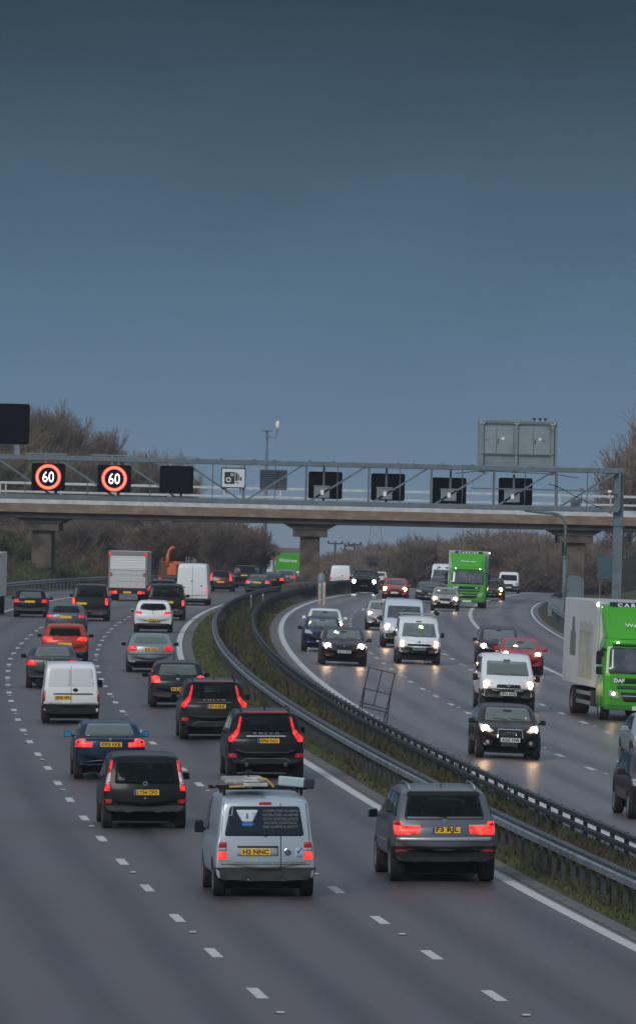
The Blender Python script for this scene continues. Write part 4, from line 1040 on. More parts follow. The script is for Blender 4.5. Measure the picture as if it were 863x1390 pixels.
def wires():
    Y = 980
    for px, top, arms, lab in ((455, 735, [(738, 20, 0)], 'wooden power pole with one cross-arm, leftmost of the three right of the middle pier'),
                          (468, 739, [(741, 12, 6)], 'wooden power pole between the two others right of the middle pier'),
                          (481, 737, [(739.5, 18, 0), (749, 26, 2)], 'wooden power pole with two cross-arms, rightmost of the three right of the middle pier')):
        X, _ = at_y(px, Y, top); zt = EYE+sight(px, top)[1]*Y; s = Y/FPX
        g = -1.
        rt = empty('power_pole', (X, Y, g), 0, lab, 'power pole')
        MB().tube([(0, 0, 0), (0, 0, zt-g)], [.17, .12], 8).obj('pole', WOOD, rt)
        for ay, w, off in arms:
            za = EYE+sight(px, ay)[1]*Y-g
            MB().bar(((off-w/2)*s, 0, za), ((off+w/2)*s, 0, za), .16).obj('cross_arm', WOOD, rt)
            for e in (-1, 1): MB().lathe([(.12, 0), (.15, .12), (.08, .3), (0, .32)], 'z', ((off+e*w*.47)*s, 0, za+.05), 8).obj('insulator', WOOD, rt)
    # lattice pylon far off
    Y = 2600; s = Y/FPX; X, _ = at_y(510, Y, 715); zt = EYE+sight(510, 668)[1]*Y; g = -4
    m = mat('pylon steel', (.20, .22, .25), .6, .3)
    rt = empty('pylon', (X, Y, g), 0, 'faint steel lattice pylon far beyond the bridge', 'pylon')
    H = zt-g; b = MB(); lev = [0, .18, .34, .48, .60, .70, .79, .87, .94, 1]; wd = [4.2, 3.4, 2.8, 2.2, 1.8, 1.5, 1.2, .9, .5, .1]
    for i in range(len(lev)-1):
        for sx in (-1, 1):
            b.bar((sx*wd[i], 0, lev[i]*H), (sx*wd[i+1], 0, lev[i+1]*H), .38)
            b.bar((sx*wd[i], 0, lev[i]*H), (-sx*wd[i+1], 0, lev[i+1]*H), .2)
    b.obj('tower', m, rt)
    for l, w in ((.66, 6.5), (.76, 8.5), (.86, 5.5)): MB().bar((-w, 0, l*H), (w, 0, l*H), .35).bar((-w, 0, l*H), (0, 0, (l+.05)*H), .25).bar((w, 0, l*H), (0, 0, (l+.05)*H), .25).obj('cross_arm', m, rt)
wires()

# ------------------------------------------------------------------ bare trees, scrub and grass
BARK = mat('bare bark', (.13, .11, .09), .95, noise=.4, nscale=1)
TWIG = mat('brown twigs', (.20, .160, .125), .95, noise=.45, nscale=.6, c2=(.125, .105, .088))
TWIGO = mat('olive twigs', (.20, .175, .11), .95, noise=.4, nscale=.5)
TWIGR = mat('reddish twigs', (.16, .12, .10), .95, noise=.4, nscale=.5)
def limb(b, p, q, r0, r1):
    t = (q-p); 
    if t.length < 1e-5: return
    t.normalize(); a = t.orthogonal().normalized(); c = t.cross(a); n = 3 if r0 < .06 else 5
    i0 = len(b.v)
    for o, r in ((p, r0), (q, r1)):
        for k in range(n):
            an = 2*math.pi*k/n; b.v.append(tuple(o+(a*math.cos(an)+c*math.sin(an))*r))
    for k in range(n): b.f.append((i0+k, i0+(k+1) % n, i0+n+(k+1) % n, i0+n+k)); b.mi.append(0)
def grow(tr, cr, rnd, p, d, L, r, lev, maxlev, up, spread, minr):
    n = 3 if lev < 2 else 2; q = p
    b = tr if lev < 2 else cr
    for i in range(n):
        d = (d+Vector((rnd.gauss(0, .13), rnd.gauss(0, .13), up*.12+rnd.gauss(0, .05)))).normalized()
        q2 = q+d*L/n; limb(b, q, q2, max(minr, r*(1-.28*i/n)), max(minr, r*(1-.28*(i+1)/n)))
        q = q2
        if lev < maxlev and (i > 0 or lev > 0):
            for _ in range(2 if lev < 3 else 3):
                s = Vector((rnd.gauss(0, 1), rnd.gauss(0, 1), rnd.uniform(-.15, .75))).normalized()
                dd = (d*(1-spread)+s*spread*1.2).normalized()
                grow(tr, cr, rnd, q, dd, L*rnd.uniform(.55, .78), r*.52, lev+1, maxlev, up, spread, minr)
    if lev < maxlev:
        for _ in range(2):
            s = Vector((rnd.gauss(0, 1), rnd.gauss(0, 1), rnd.uniform(0, .6))).normalized()
            grow(tr, cr, rnd, q, (d*.7+s*.5).normalized(), L*rnd.uniform(.6, .8), r*.6, lev+1, maxlev, up, spread, minr)
def tree_meshes(seed, h, spread=.55, up=.5, maxlev=5, minr=.016, stems=1, r=.2):
    rnd = random.Random(seed); tr = MB(); cr = MB()
    for k in range(stems):
        d = Vector((rnd.gauss(0, .18)*(stems > 1), rnd.gauss(0, .18)*(stems > 1), 1)).normalized()
        p = Vector((rnd.gauss(0, .3)*(stems > 1), rnd.gauss(0, .3)*(stems > 1), -.3))
        grow(tr, cr, rnd, p, d, h*.33, r, 0, maxlev, up, spread, minr)
    z = max(v[2] for v in cr.v); k = h/z
    for b in (tr, cr): b.v = [(x*k, y*k, c*k) for x, y, c in b.v]
    a, c = tr.mesh('trunk', True, False), cr.mesh('crown', False, False); a.materials.append(BARK)
    return a, c
def plant(ms, px, Y, top, label, group, m=TWIG, sx=1., base=None, cat='tree', X=None, name='bare_tree', rz=None):
    if X is None: X, _ = at_y(px, Y, 740)
    if base is None:
        d = X-centre(min(Y, 900)); base = road_z(d, Y)+gz(d, Y)
    h = (EYE+sight(px, top)[1]*Y)-base
    rt = empty(name, (X, Y, base-.15), random.uniform(0, 6.28) if rz is None else rz, label, cat, group)
    hh = max(v.co.z for v in ms[1].vertices); k = h/hh; rt.scale = (k*sx, k*sx, k)
    for me, mm in zip(ms, (BARK, m)):
        key = (me.name, mm.name)
        if key not in plant.c:
            me2 = me.copy() if me.materials and me.materials[0] != mm else me
            me2.materials.clear(); me2.materials.append(mm); plant.c[key] = me2
        o = bpy.data.objects.new('trunk' if mm is BARK else 'crown', plant.c[key]); COL.objects.link(o); o.parent = rt
    return rt
plant.c = {}
T1 = [tree_meshes(s, 14, .44, .85, 4, .02, 3, .15) for s in (1, 2, 3)]
T2 = [tree_meshes(s, 12, .55, .4, 4, .02, 2, .16) for s in (11, 12, 13)]
T3 = [tree_meshes(s, 7, .5, .6, 4, .014, 5, .08) for s in (21, 22, 23)]
def trees():
    rnd = random.Random(5)
    for i, (px, Y, top, sx, m) in enumerate([(-14, 640, 556, .95, TWIGO), (22, 655, 540, .8, TWIGO), (52, 650, 536, .75, TWIG), (84, 660, 556, .8, TWIG), (118, 668, 572, .7, TWIG), (5, 620, 600, .9, TWIGO),
                                          (70, 628, 600, .8, TWIGO), (102, 640, 604, .8, TWIG), (188, 690, 597, .85, TWIG), (216, 700, 606, .7, TWIG), (158, 700, 618, .7, TWIG), (38, 690, 560, .7, TWIG)]):
        plant((T1 if i % 3 else T2)[i % 3], px, Y, top, 'bare winter tree rising above the bridge parapet at the left', 'bare trees above the bridge at the left', m, sx)
    for i, (px, Y, top, sx) in enumerate([(872, 640, 542, .62), (846, 660, 588, .6), (888, 620, 560, .7)]):
        plant(T2[i % 3], px, Y, top, 'bare spreading tree behind the gantry column at the right edge', 'bare trees at the right edge', TWIG, sx)
    # woodland seen under the deck
    for i in range(70):
        px = rnd.uniform(-40, 338); Y = rnd.uniform(580, 760); top = rnd.uniform(690, 712)+(12 if px > 315 else 0)
        plant((T3 if i % 2 else T1)[i % 3], px, Y, top, 'dark bare tree of the wood seen under the bridge at the left', 'trees of the wood under the bridge at the left', rnd.choice([TWIG, TWIG, TWIGO, TWIGR]), 1.)
    for i in range(12):
        px = 338+i*4.5+rnd.uniform(-2, 2); plant(T3[i % 3], px, rnd.uniform(760, 860), 724+i*2+rnd.uniform(-3, 4), 'low bare tree left of the middle bridge pier', 'low trees left of the middle pier', TWIG, 1.)
    for i in range(44):
        px = 440+i*2.7+rnd.uniform(-3, 3); top = rnd.uniform(746, 757)-(8 if px > 480 else 0)-(8 if px > 520 else 0)
        plant(T3[i % 3], px, rnd.uniform(850, 1050), top, 'low distant bare tree between the middle pier and the right-hand trees', 'low distant trees right of the middle pier', TWIG, 1.2, base=0.)
    for i in range(60):
        px = rnd.uniform(560, 860); Y = rnd.uniform(690, 900); top = rnd.uniform(716, 742)-(6 if 640 < px < 745 else 0)
        plant((T3 if i % 3 else T2)[i % 3], px, Y, top, 'bare tree of the wood behind the right-hand traffic', 'bare trees behind the oncoming traffic', rnd.choice([TWIG, TWIG, TWIGR]), 1., base=1.5)
trees()
def scrub(name, spots, m, seed=3, seg=60, hmin=.8, hmax=2.2, r=.02):
    rnd = random.Random(seed); b = MB()
    for X, Y, z in spots:
        h = rnd.uniform(hmin, hmax)
        for _ in range(seg):
            a = rnd.uniform(0, 6.28); q = rnd.random()**.5*h*.5
            p = Vector((X+math.cos(a)*q, Y+math.sin(a)*q, z+rnd.uniform(-.1, h*.7))); d = Vector((math.cos(a)*.5+rnd.gauss(0, .4), math.sin(a)*.5+rnd.gauss(0, .4), rnd.uniform(.2, 1.2))).normalized()
            L = h*rnd.uniform(.2, .5); limb(b, p, p+d*L, r, r*.5)
    return tag(b.obj(name, m, fix=False), kind='stuff')
def scrubs():
    rnd = random.Random(9)
    def zz(d, Y): return P3(d, Y).z+bank(d, Y)
    def at(d, Y):
        p = P3(d, Y); return (p.x, p.y, p.z+gz(d, Y))
    scrub('bramble_scrub', [at(rnd.uniform(-46, -19.5), rnd.uniform(575, 740)) for _ in range(520)], mat('dark scrub', (.085, .068, .055), .95, noise=.5, nscale=.4, c2=(.13, .09, .065)), 3, 55, 1., 2.8, .03)
    scrub('bramble_scrub', [at(rnd.uniform(22, 48), rnd.uniform(500, 720)) for _ in range(420)], mat('rusty scrub', (.085, .048, .032), .95, noise=.5, nscale=.4, c2=(.045, .035, .027)), 4, 55, .8, 2.6, .03)
    scrub('straw_scrub', [at(rnd.uniform(-25, -17.6), rnd.uniform(585, 700)) for _ in range(190)], mat('straw scrub', (.26, .18, .10), .95, noise=.4, nscale=.6), 5, 70, 1., 2.6, .03)
    scrub('ivy_scrub', [at(rnd.uniform(-28, -18.2), rnd.uniform(470, 585)) for _ in range(300)], mat('green scrub', (.095, .125, .035), .9, noise=.5, nscale=.6, c2=(.06, .055, .03)), 6, 80, .5, 1.5, .03)
    # grass and weeds on the central reserve, as blades
    def blades(name, n, y0, y1, d0, d1, hfun, m, seed, w=.012):
        r = random.Random(seed); vs = []; fs = []
        for _ in range(n):
            Y = y0+(y1-y0)*r.random()**1.5; d = r.uniform(d0(Y), d1(Y))
            p = P3(d, Y); z = p.z-.03+.05*(1-(d/2.2)**2)-.02; h = hfun(d, Y, r); a = r.uniform(0, 6.28); ww = w*(1+Y/260)*r.uniform(.6, 1.6)
            dx, dy = math.cos(a)*ww, math.sin(a)*ww; l = r.gauss(0, .35)*h; l2 = r.gauss(0, .35)*h
            i = len(vs); vs += [(p.x-dx, p.y-dy, z), (p.x+dx, p.y+dy, z), (p.x+dx*.6+l*.5, p.y+dy*.6+l2*.5, z+h*.6), (p.x+l, p.y+l2, z+h)]
            fs += [(i, i+1, i+2), (i, i+2, i+3)]
        me = bpy.data.meshes.new(name); me.from_pydata(vs, [], fs); return tag(link(name, me, None, m), kind='stuff')
    from mathutils import noise as NZ
    def hf(base, amp, f=.5, off=0.):
        return lambda d, Y, r: max(.03, base+amp*NZ.noise(Vector((d*1.4+off, Y*f, 1.3)))*r.uniform(.5, 1.4))
    GR = mat('green grass', (.085, .125, .026), .9, noise=.55, nscale=.7, c2=(.075, .065, .030))
    WD = mat('brown weeds', (.075, .060, .035), .95, noise=.5, nscale=.9, c2=(.035, .042, .018))
    dl = lambda Y: -1.22+left_shift(Y)
    blades('reserve_grass', 90000, 98, 470, dl, lambda Y: 2.0, hf(.09, .10), GR, 1, .012)
    blades('reserve_weeds', 42000, 98, 470, lambda Y: -.62, lambda Y: 1.75, hf(.22, .45, .35, 5), WD, 2, .014)
    blades('reserve_weeds', 16000, 98, 400, lambda Y: .2, lambda Y: 1.5, hf(.16, .5, .2, 9), mat('olive weeds', (.075, .075, .022), .95, noise=.4, nscale=.9), 3, .018)
scrubs()

def haze():
    me = bpy.data.objects['ground'].data; zmin = min(v.co.z for v in me.vertices)-1; xm = max(abs(v.co.x) for v in me.vertices)+5; y0 = min(v.co.y for v in me.vertices)-5; y1 = max(v.co.y for v in me.vertices)+5
    print('haze', zmin, xm, y0, y1)
    m = bpy.data.materials.new('damp air'); m.use_nodes = True; nt = m.node_tree
    for n in list(nt.nodes): nt.nodes.remove(n)
    o = nt.nodes.new('ShaderNodeOutputMaterial'); v = nt.nodes.new('ShaderNodeVolumePrincipled')
    v.inputs['Color'].default_value = (.80, .88, 1, 1); v.inputs['Density'].default_value = .00013; v.inputs['Anisotropy'].default_value = .1
    nt.links.new(v.outputs[0], o.inputs['Volume'])
    tag(MB().box((0, (y0+y1)/2, (zmin+30)/2), (2*xm, y1-y0, 30-zmin)).obj('haze', m), kind='stuff')
haze()
# ------------------------------------------------------------------ lorries
GREEN = paint('lorry green', (.055, .36, .015), .0, .10)
GREEN2 = paint('lorry deep green', (.03, .20, .02), .0, .15)
WBOX = paint('lorry white', (.66, .69, .70), .0, .12)
WHITEP = paint('van white', (.72, .76, .78), .0, .22)
GREYB = mat('grey box edge', (.20, .21, .22), .6)
DARKC = mat('chassis', (.02, .02, .022), .8)
def twheels(c, ys, r=.46, wid=.28, hw=None, dual=False):
    hw = hw or c.hw-.06
    for y in ys:
        for g in (-1, 1):
            xo = g*hw; xi = xo-g*(wid*(2 if dual and y < 0 else 1))
            w = MB().lathe([(r*.55, xi), (r*.95, xi), (r, xi+g*.03), (r, xo-g*.03), (r*.95, xo), (r*.6, xo), (r*.55, xo-g*.05)], 'x', (0, y, r)).obj('wheel', TYRE, c.root)
            MB().lathe([(r*.58, xo-g*.02), (r*.5, xo-g*.06), (r*.2, xo-g*.03), (0, xo-g*.02)], 'x', (0, y, r)).obj('rim', ALLOY, w)
def daf(label, px, py, H, L, big=False, yaw=0., both=True, Y=None):
    c = Car('green_lorry', label, 'lorry', None, L, 2.5, H, GREEN, px, py, Y=Y, way=-1, yaw=yaw)
    f = L/2; rt = c.root
    bx0, bx1 = -L/2, f-1.75
    MB().box((0, (bx0+bx1)/2, (.98+H)/2), (2.5, bx1-bx0, H-.98)).obj('box_body', WBOX, rt, bevel=.03)
    MB().box((0, bx1+.012, H-.04), (2.52, .05, .1)).box((-1.22, bx1+.012, (H+1)/2), (.08, .05, H-1.1)).box((1.22, bx1+.012, (H+1)/2), (.08, .05, H-1.1)).obj('box_edge', STEELP, rt)
    MB().box((0, bx1-(bx1-bx0)/2, .85), (.9, bx1-bx0, .25)).obj('chassis', DARKC, rt)
    # picture on the box side: pale bottle and stalks on a soft ground
    for sd in (-1, 1):
        x = sd*1.262; ly = bx1-bx0
        b = MB().box((sd*1.258, bx1-.30*ly, 2.0), (.008, ly*.42, 1.5)); b.obj('side_picture', mat('pale picture print', (.36, .36, .27), .5, noise=.4, nscale=1.2, c2=(.45, .47, .46)), rt)
        b = MB().prism([(bx1-.62*ly, 1.9), (bx1-.78*ly, 1.9), (bx1-.78*ly, 2.6), (bx1-.74*ly, 2.75), (bx1-.73*ly, 3.15), (bx1-.67*ly, 3.15), (bx1-.66*ly, 2.75), (bx1-.62*ly, 2.6)], sd*1.256, sd*1.264, plane='yz')
        b.obj('bottle_picture', mat('bottle print', (.17, .20, .19), .5, noise=.3), rt)
        b = MB()
        for k in range(9): b.box((sd*1.266, bx1-.12*ly-.045*ly*k, 2.82), (.006, .05, .34+.1*(k % 3)))
        b.obj('stalk_picture', mat('stalk print', (.24, .27, .22), .5), rt)
    for z in (1.12, H-.1): MB().box((-1.27, bx0+.05, z+.9 if z < 2 else z), (.03, .05, .05)).obj('marker_lamp', HEADB, rt)
    for y in (bx1-.3, bx0+2.2, bx0+.3): MB().box((-1.262, y, 1.05), (.02, .09, .05)).obj('side_marker', AMBER if big else CLEAR, rt)
    # side guards, tank
    for sd in (-1, 1):
        MB().box((sd*1.15, -.2, .75), (.04, 3.0, .12)).box((sd*1.15, -.2, .45), (.04, 3.0, .12)).obj('side_guard', GREYL, rt)
    MB().box((-.95, bx1-.75, .62), (.5, 1.0, .55)).obj('fuel_tank', ALLOY, rt, bevel=.08)
    MB().box((.95, bx1-.75, .62), (.5, .8, .5)).obj('battery_box', DARKC, rt, bevel=.03)
    # cab
    zc = 2.62; w = 1.21
    def face(z):      # how far the front face leans back
        return f-.02-(0 if z < 1.45 else (z-1.45)*.20)
    vs = []; fs = []; secs = [(.42, 1.18, -.02), (.75, w, .02), (1.42, w, 0), (1.5, w-.01, 0), (2.35, w-.07, -.05), (zc-.05, w-.12, -.14), (zc, w-.25, -.3)]
    for z, hw, o in secs:
        y1 = face(z)+o; y0 = f-1.66; r = .16
        ring = [(-hw, y0), (hw, y0), (hw, y1-r), (hw-.05, y1-r*.35), (hw-r*1.2, y1), (0, y1+.04), (-hw+r*1.2, y1), (-hw+.05, y1-r*.35), (-hw, y1-r)]
        vs += [(x, y, z) for x, y in ring]
    n = 9
    for i in range(len(secs)-1):
        for k in range(n): fs.append((i*n+k, i*n+(k+1) % n, (i+1)*n+(k+1) % n, (i+1)*n+k))
    fs.append(tuple(range(n))); fs.append(tuple((len(secs)-1)*n+k for k in range(n)))
    me = MB().add(vs, fs).mesh('cab', False); c.body = link('cab', me, rt, GREEN)
    c.bvh = BVHTree.FromPolygons([v.co.copy() for v in me.vertices], [tuple(p.vertices) for p in me.polygons])
    F = lambda name, poly, m, eps=.012, parent=None: c.patch(name, 'F', poly, m, eps=eps, frac=False, parent=parent, ds=.15)
    ws = F('windscreen', rpoly([(-1.07, 1.50), (1.07, 1.50), (1.01, 2.32), (-1.01, 2.32)], .08), mat('lorry windscreen', (.035, .045, .06), .08, spec=.8, noise=.5, nscale=2.2, c2=(.10, .115, .125)))
    F('painted_glow', [(.1, 1.72), (.55, 1.7), (.5, 2.12), (.12, 2.14)], mat('pale painted glow', (.10, .12, .125), .2), .016, ws)  # pale patch on the glass, interior glow put into its colour
    MB().box((0, face(2.42)+.02, 2.44), (1.9, .12, .05)).obj('sun_visor', GREEN2, rt)
    for x in (-.3, .35): MB().bar((x, face(1.5)+.05, 1.53), (x-.5, face(1.58)+.06, 1.58), .02).obj('wiper', BLACK, rt)
    F('grille', rpoly([(-.78, 1.20), (.78, 1.20), (.80, 1.37), (-.80, 1.37)], .03), mat('dark green grille', (.008, .045, .02), .5))
    F('grille', rpoly([(-.78, 1.02), (.78, 1.02), (.78, 1.13), (-.78, 1.13)], .03), mat('dark green grille', (.008, .045, .02), .5))
    F('lower_grille', rpoly([(-.55, .62), (.55, .62), (.68, .92), (-.68, .92)], .05), DARKC)
    F('lower_trim', [(-.60, .79), (.60, .79), (.62, .815), (-.62, .815)], STEELP, .02)
    t = MB(); add_text(t, 'DAF', .16, (.72, face(1.28)+.055, 1.285), 'F', width=.34, bold=.01); t.obj('lettering', WHITEL, rt, fix=False)
    if not big:
        t = MB(); add_text(t, 'LF', .12, (-.6, face(1.28)+.055, 1.285), 'F', width=.16, bold=.006); t.obj('lettering', WHITEL, rt, fix=False)
    for g in (-1, 1):
        hl = F('headlight', rpoly([(g*.70, .70), (g*1.02, .76), (g*1.03, .98), (g*.74, .92)], .04), CLEAR, .014)
        if both or g < 0 or big:
            if (big) or g > 0:
                MB().lathe([(0, .07), (.07, .065), (.10, .04)], 'y', (-g*.86, f-.05, .84), 16).obj('bulb', HEAD, hl, fix=False)
    MB().prism([(-1.14, .34), (1.14, .34), (1.16, .55), (-1.16, .55)], f-.5, f-.0).obj('bumper', GREEN2, rt, bevel=.04)
    MB().box((0, f+.012, .42), (.55, .02, .13)).obj('number_plate', PW, rt)
    # roof deflector
    zt = H-.12
    D = MB(); y0 = f-1.70
    A = [(-.72, f-.42, zc-.02), (.72, f-.42, zc-.02), (1.02, f-1.35, zt-.22), (-1.02, f-1.35, zt-.22)]
    Bk = [(-1.05, y0, zc-.02), (1.05, y0, zc-.02), (1.16, y0, zt), (-1.16, y0, zt)]
    S = [(-1.04, f-.75, zc-.02), (1.04, f-.75, zc-.02), (1.14, f-1.45, zt-.05), (-1.14, f-1.45, zt-.05)]
    D.add(A+S+Bk, [(0, 1, 2, 3), (1, 5, 6, 2), (0, 3, 7, 4), (3, 2, 6, 7), (5, 9, 10, 6), (4, 7, 11, 8), (7, 6, 10, 11), (0, 4, 5, 1), (4, 8, 9, 5), (8, 11, 10, 9)])
    D.obj('roof_deflector', GREEN, rt, bevel=.03)
    t = MB(); add_text(t, 'Waitrose', .24, (0, 0, 0), 'F', width=.95, bold=.004)
    o = t.obj('lettering', WHITEL, rt, fix=False)
    n = Vector((0, (zt-.22-zc), .93)).normalized(); ym, zm = f-.88, (zc+zt-.22)/2
    ang = math.atan2(.93, zt-.22-zc)
    o.rotation_euler = (-(math.pi/2-ang) if False else (ang), 0, 0); o.location = (0, ym+.035, zm+.02)
    MB().box((0, bx1+.10, H-.09), (1.75, .22, .17)).obj('fridge_unit', mat('navy unit', (.01, .02, .05), .5), rt, bevel=.01)
    t = MB(); add_text(t, 'C A R R I E R', .15, (0, bx1+.222, H-.09), 'F', width=1.3, bold=.008); t.obj('lettering', WHITEL, rt, fix=False)
    for g in (-1, 1):
        MB().box((g*1.36, f-.25, 1.98), (.18, .12, .42)).box((g*1.35, f-.25, 1.58), (.18, .12, .24)).bar((g*1.1, f-.3, 2.25), (g*1.36, f-.25, 2.2), .04).bar((g*1.1, f-.3, 1.45), (g*1.36, f-.25, 1.5), .04).obj('door_mirror', BLACK, rt, bevel=.03)
        MB().lathe([(0, .03), (.035, .02), (.04, 0)], 'y', (g*.78, face(2.48)+.02, 2.47), 10).obj('marker_lamp', HEADB, rt, fix=False)
        sw = 'side_window'
        MB().prism([(f-.25, 1.55), (f-1.15, 1.55), (f-1.15, 2.3), (f-.55, 2.3)], g*1.10, g*1.165, plane='yz').obj(sw, GLASS, rt)
        if big: MB().box((g*1.255, bx1+.02, H-.1), (.03, .1, .1)).obj('corner_lamp', HEADB, rt)
    twheels(c, [f-.95, -L/2+1.9], dual=True)
    MB().box((0, -L/2+1.9, .46), (2.0, .2, .2)).box((0, f-.95, .46), (2.0, .15, .15)).obj('axle', DARKC, rt)
    return c
daf('nearest green lorry with white box body, cut off by the right edge', 853, 979, 3.75, 9.2, True, yaw=.063)
daf('green lorry farther up the oncoming lanes, coming head on beyond the silver saloon', 633, 825, 3.6, 8.6, False, both=False)
def rearbox(c, W, z0, z1, m, edge, L0=None):
    rt = c.root; L = c.L
    return MB().box((0, 0, (z0+z1)/2), (W, L0 or L, z1-z0)).obj('box_body', m, rt, bevel=.03)
def luton():
    c = Car('box_truck', 'white box truck with roller door and red corner markers, in the middle outbound lane', 'lorry', None, 6.6, 2.35, 3.05, WHITEP, 174, None, Y=464)
    rt = c.root; y0 = -3.3
    MB().box((0, -.6, (.78+3.05)/2), (2.35, 5.4, 2.27)).obj('box_body', WBOX, rt, bevel=.03)
    MB().box((0, y0-.01, 2.9), (2.3, .04, .28)).box((-1.13, y0-.01, 1.85), (.09, .04, 2.1)).box((1.13, y0-.01, 1.85), (.09, .04, 2.1)).obj('door_frame', GREYB, rt)
    d = MB().box((0, y0-.015, 2.33), (2.14, .03, .82)).obj('roller_door', WHITEP, rt)
    for k in range(5): MB().box((0, y0-.035, 2.0+k*.16), (2.14, .012, .012)).obj('door_slat', GREYB, d)
    MB().box((0, y0-.05, 1.34), (2.18, .05, 1.12)).obj('tail_lift', mat('pale lift panel', (.55, .57, .58), .5, noise=.2), rt, bevel=.01)
    MB().box((0, y0-.08, 1.9), (2.18, .02, .025)).box((0, y0-.08, 1.6), (2.1, .01, .012)).box((0, y0-.08, 1.2), (2.1, .01, .012)).obj('lift_seam', GREYB, rt)
    for g in (-1, 1):
        MB().box((g*1.08, y0-.05, 2.84), (.14, .03, .2)).obj('marker_light', LIT, rt)
        MB().box((g*1.02, y0-.09, 1.62), (.16, .03, .22)).obj('amber_marker', mat('dull amber', (.35, .13, .03), .5), rt)
        MB().box((g*.76, y0-.10, .52), (.26, .06, .16)).obj('tail_light', LITS, rt)
        MB().box((g*1.0, y0-.10, .52), (.14, .06, .14)).obj('indicator', LIT, rt)
    MB().box((0, y0-.06, .70), (2.2, .1, .2)).box((0, y0-.04, .5), (1.9, .1, .12)).obj('rear_bumper', DARKC, rt)
    MB().box((0, y0-.11, .53), (.5, .02, .11)).obj('number_plate', PY, rt)
    MB().box((0, -.4, .55), (.9, 5.0, .2)).obj('chassis', DARKC, rt)
    MB().prism([(2.1, .4), (3.3, .4), (3.3, 1.0), (2.6, 1.2), (2.3, 2.1), (2.1, 2.1)], -.95, .95, plane='yz').obj('cab', WHITEP, rt, bevel=.05)
    MB().box((1.185, -.6, 2.0), (.01, 5.0, 1.9)).obj('side_panel', mat('dull side panel', (.42, .42, .41), .6, noise=.3, nscale=.8), rt)
    MB().box((1.2, -3.2, 2.84), (.02, .12, .12)).obj('side_marker', LIT, rt)
    twheels(c, [-2.0, 2.4], .34, .22, 1.02, True)
    c.bvh = None
luton()
def greenrear():
    c = Car('green_box_lorry', 'green-backed box lorry with white lettering, driving away beside the middle bridge pier', 'lorry', None, 8.5, 2.5, 3.55, WBOX, 391, None, Y=735)
    rt = c.root; y0 = -4.25
    MB().box((0, -.3, (.95+3.55)/2), (2.5, 7.9, 2.6)).obj('box_body', WBOX, rt, bevel=.03)
    MB().box((0, y0-.01, 3.3), (2.46, .04, .5)).obj('door_header', mat('brownish grey header', (.15, .13, .12), .7), rt)
    MB().box((0, y0-.02, 2.0), (2.4, .05, 2.05)).obj('rear_door', GREEN, rt)
    t = MB(); add_text(t, 'Waitrose', .52, (0, y0-.05, 2.35), 'R', width=1.75, bold=.006); t.obj('lettering', WHITEL, rt, fix=False)
    for x in (-.85, .1, .95): MB().box((x, y0-.06, 1.22), (.4, .03, .2)).obj('notice', WHITEL, rt)
    for g in (-1, 1): MB().box((g*.85, y0-.06, .83), (.7, .06, .3)).obj('tail_light', mat('orange red board', (.6, .09, .02), .4, emit=(1, .12, .03), es=.5), rt)
    MB().box((0, y0-.05, .6), (2.3, .1, .3)).obj('rear_bumper', DARKC, rt)
    MB().box((0, 0, .7), (1.0, 8, .25)).obj('chassis', DARKC, rt)
    MB().box((0, 4.0, 1.5), (2.3, 1.2, 2.1)).obj('cab', GREEN, rt, bevel=.08)
    twheels(c, [-2.4, 3.2], .45, .28, 1.1, True)
greenrear()
def edge_lorry():
    c = Car('box_lorry', 'pale box lorry almost wholly cut off by the left edge of the picture', 'lorry', None, 8, 2.5, 3.25, WBOX, -32, None, Y=392)
    rt = c.root; y0 = -4
    MB().box((0, 0, 2.1), (2.5, 8, 2.3)).obj('box_body', WBOX, rt, bevel=.04)
    MB().box((0, y0-.02, 2.1), (2.4, .04, 2.1)).obj('rear_door', WHITEP, rt)
    for g in (-1, 1):
        MB().box((g*1.17, y0-.05, 3.1), (.16, .06, .18)).obj('corner_lamp', BLACK, rt)
        MB().box((g*1.0, y0-.04, .7), (.3, .06, .16)).obj('tail_light', LIT, rt)
    MB().box((0, y0+.1, .75), (2.3, .3, .25)).box((0, 0, .75), (1, 7.8, .3)).obj('chassis', DARKC, rt)
    MB().box((0, 3.6, 1.6), (2.3, .9, 1.6)).obj('cab', WHITEP, rt)
    twheels(c, [-2.4, 2.9], .48, .28, 1.2, True)
edge_lorry()
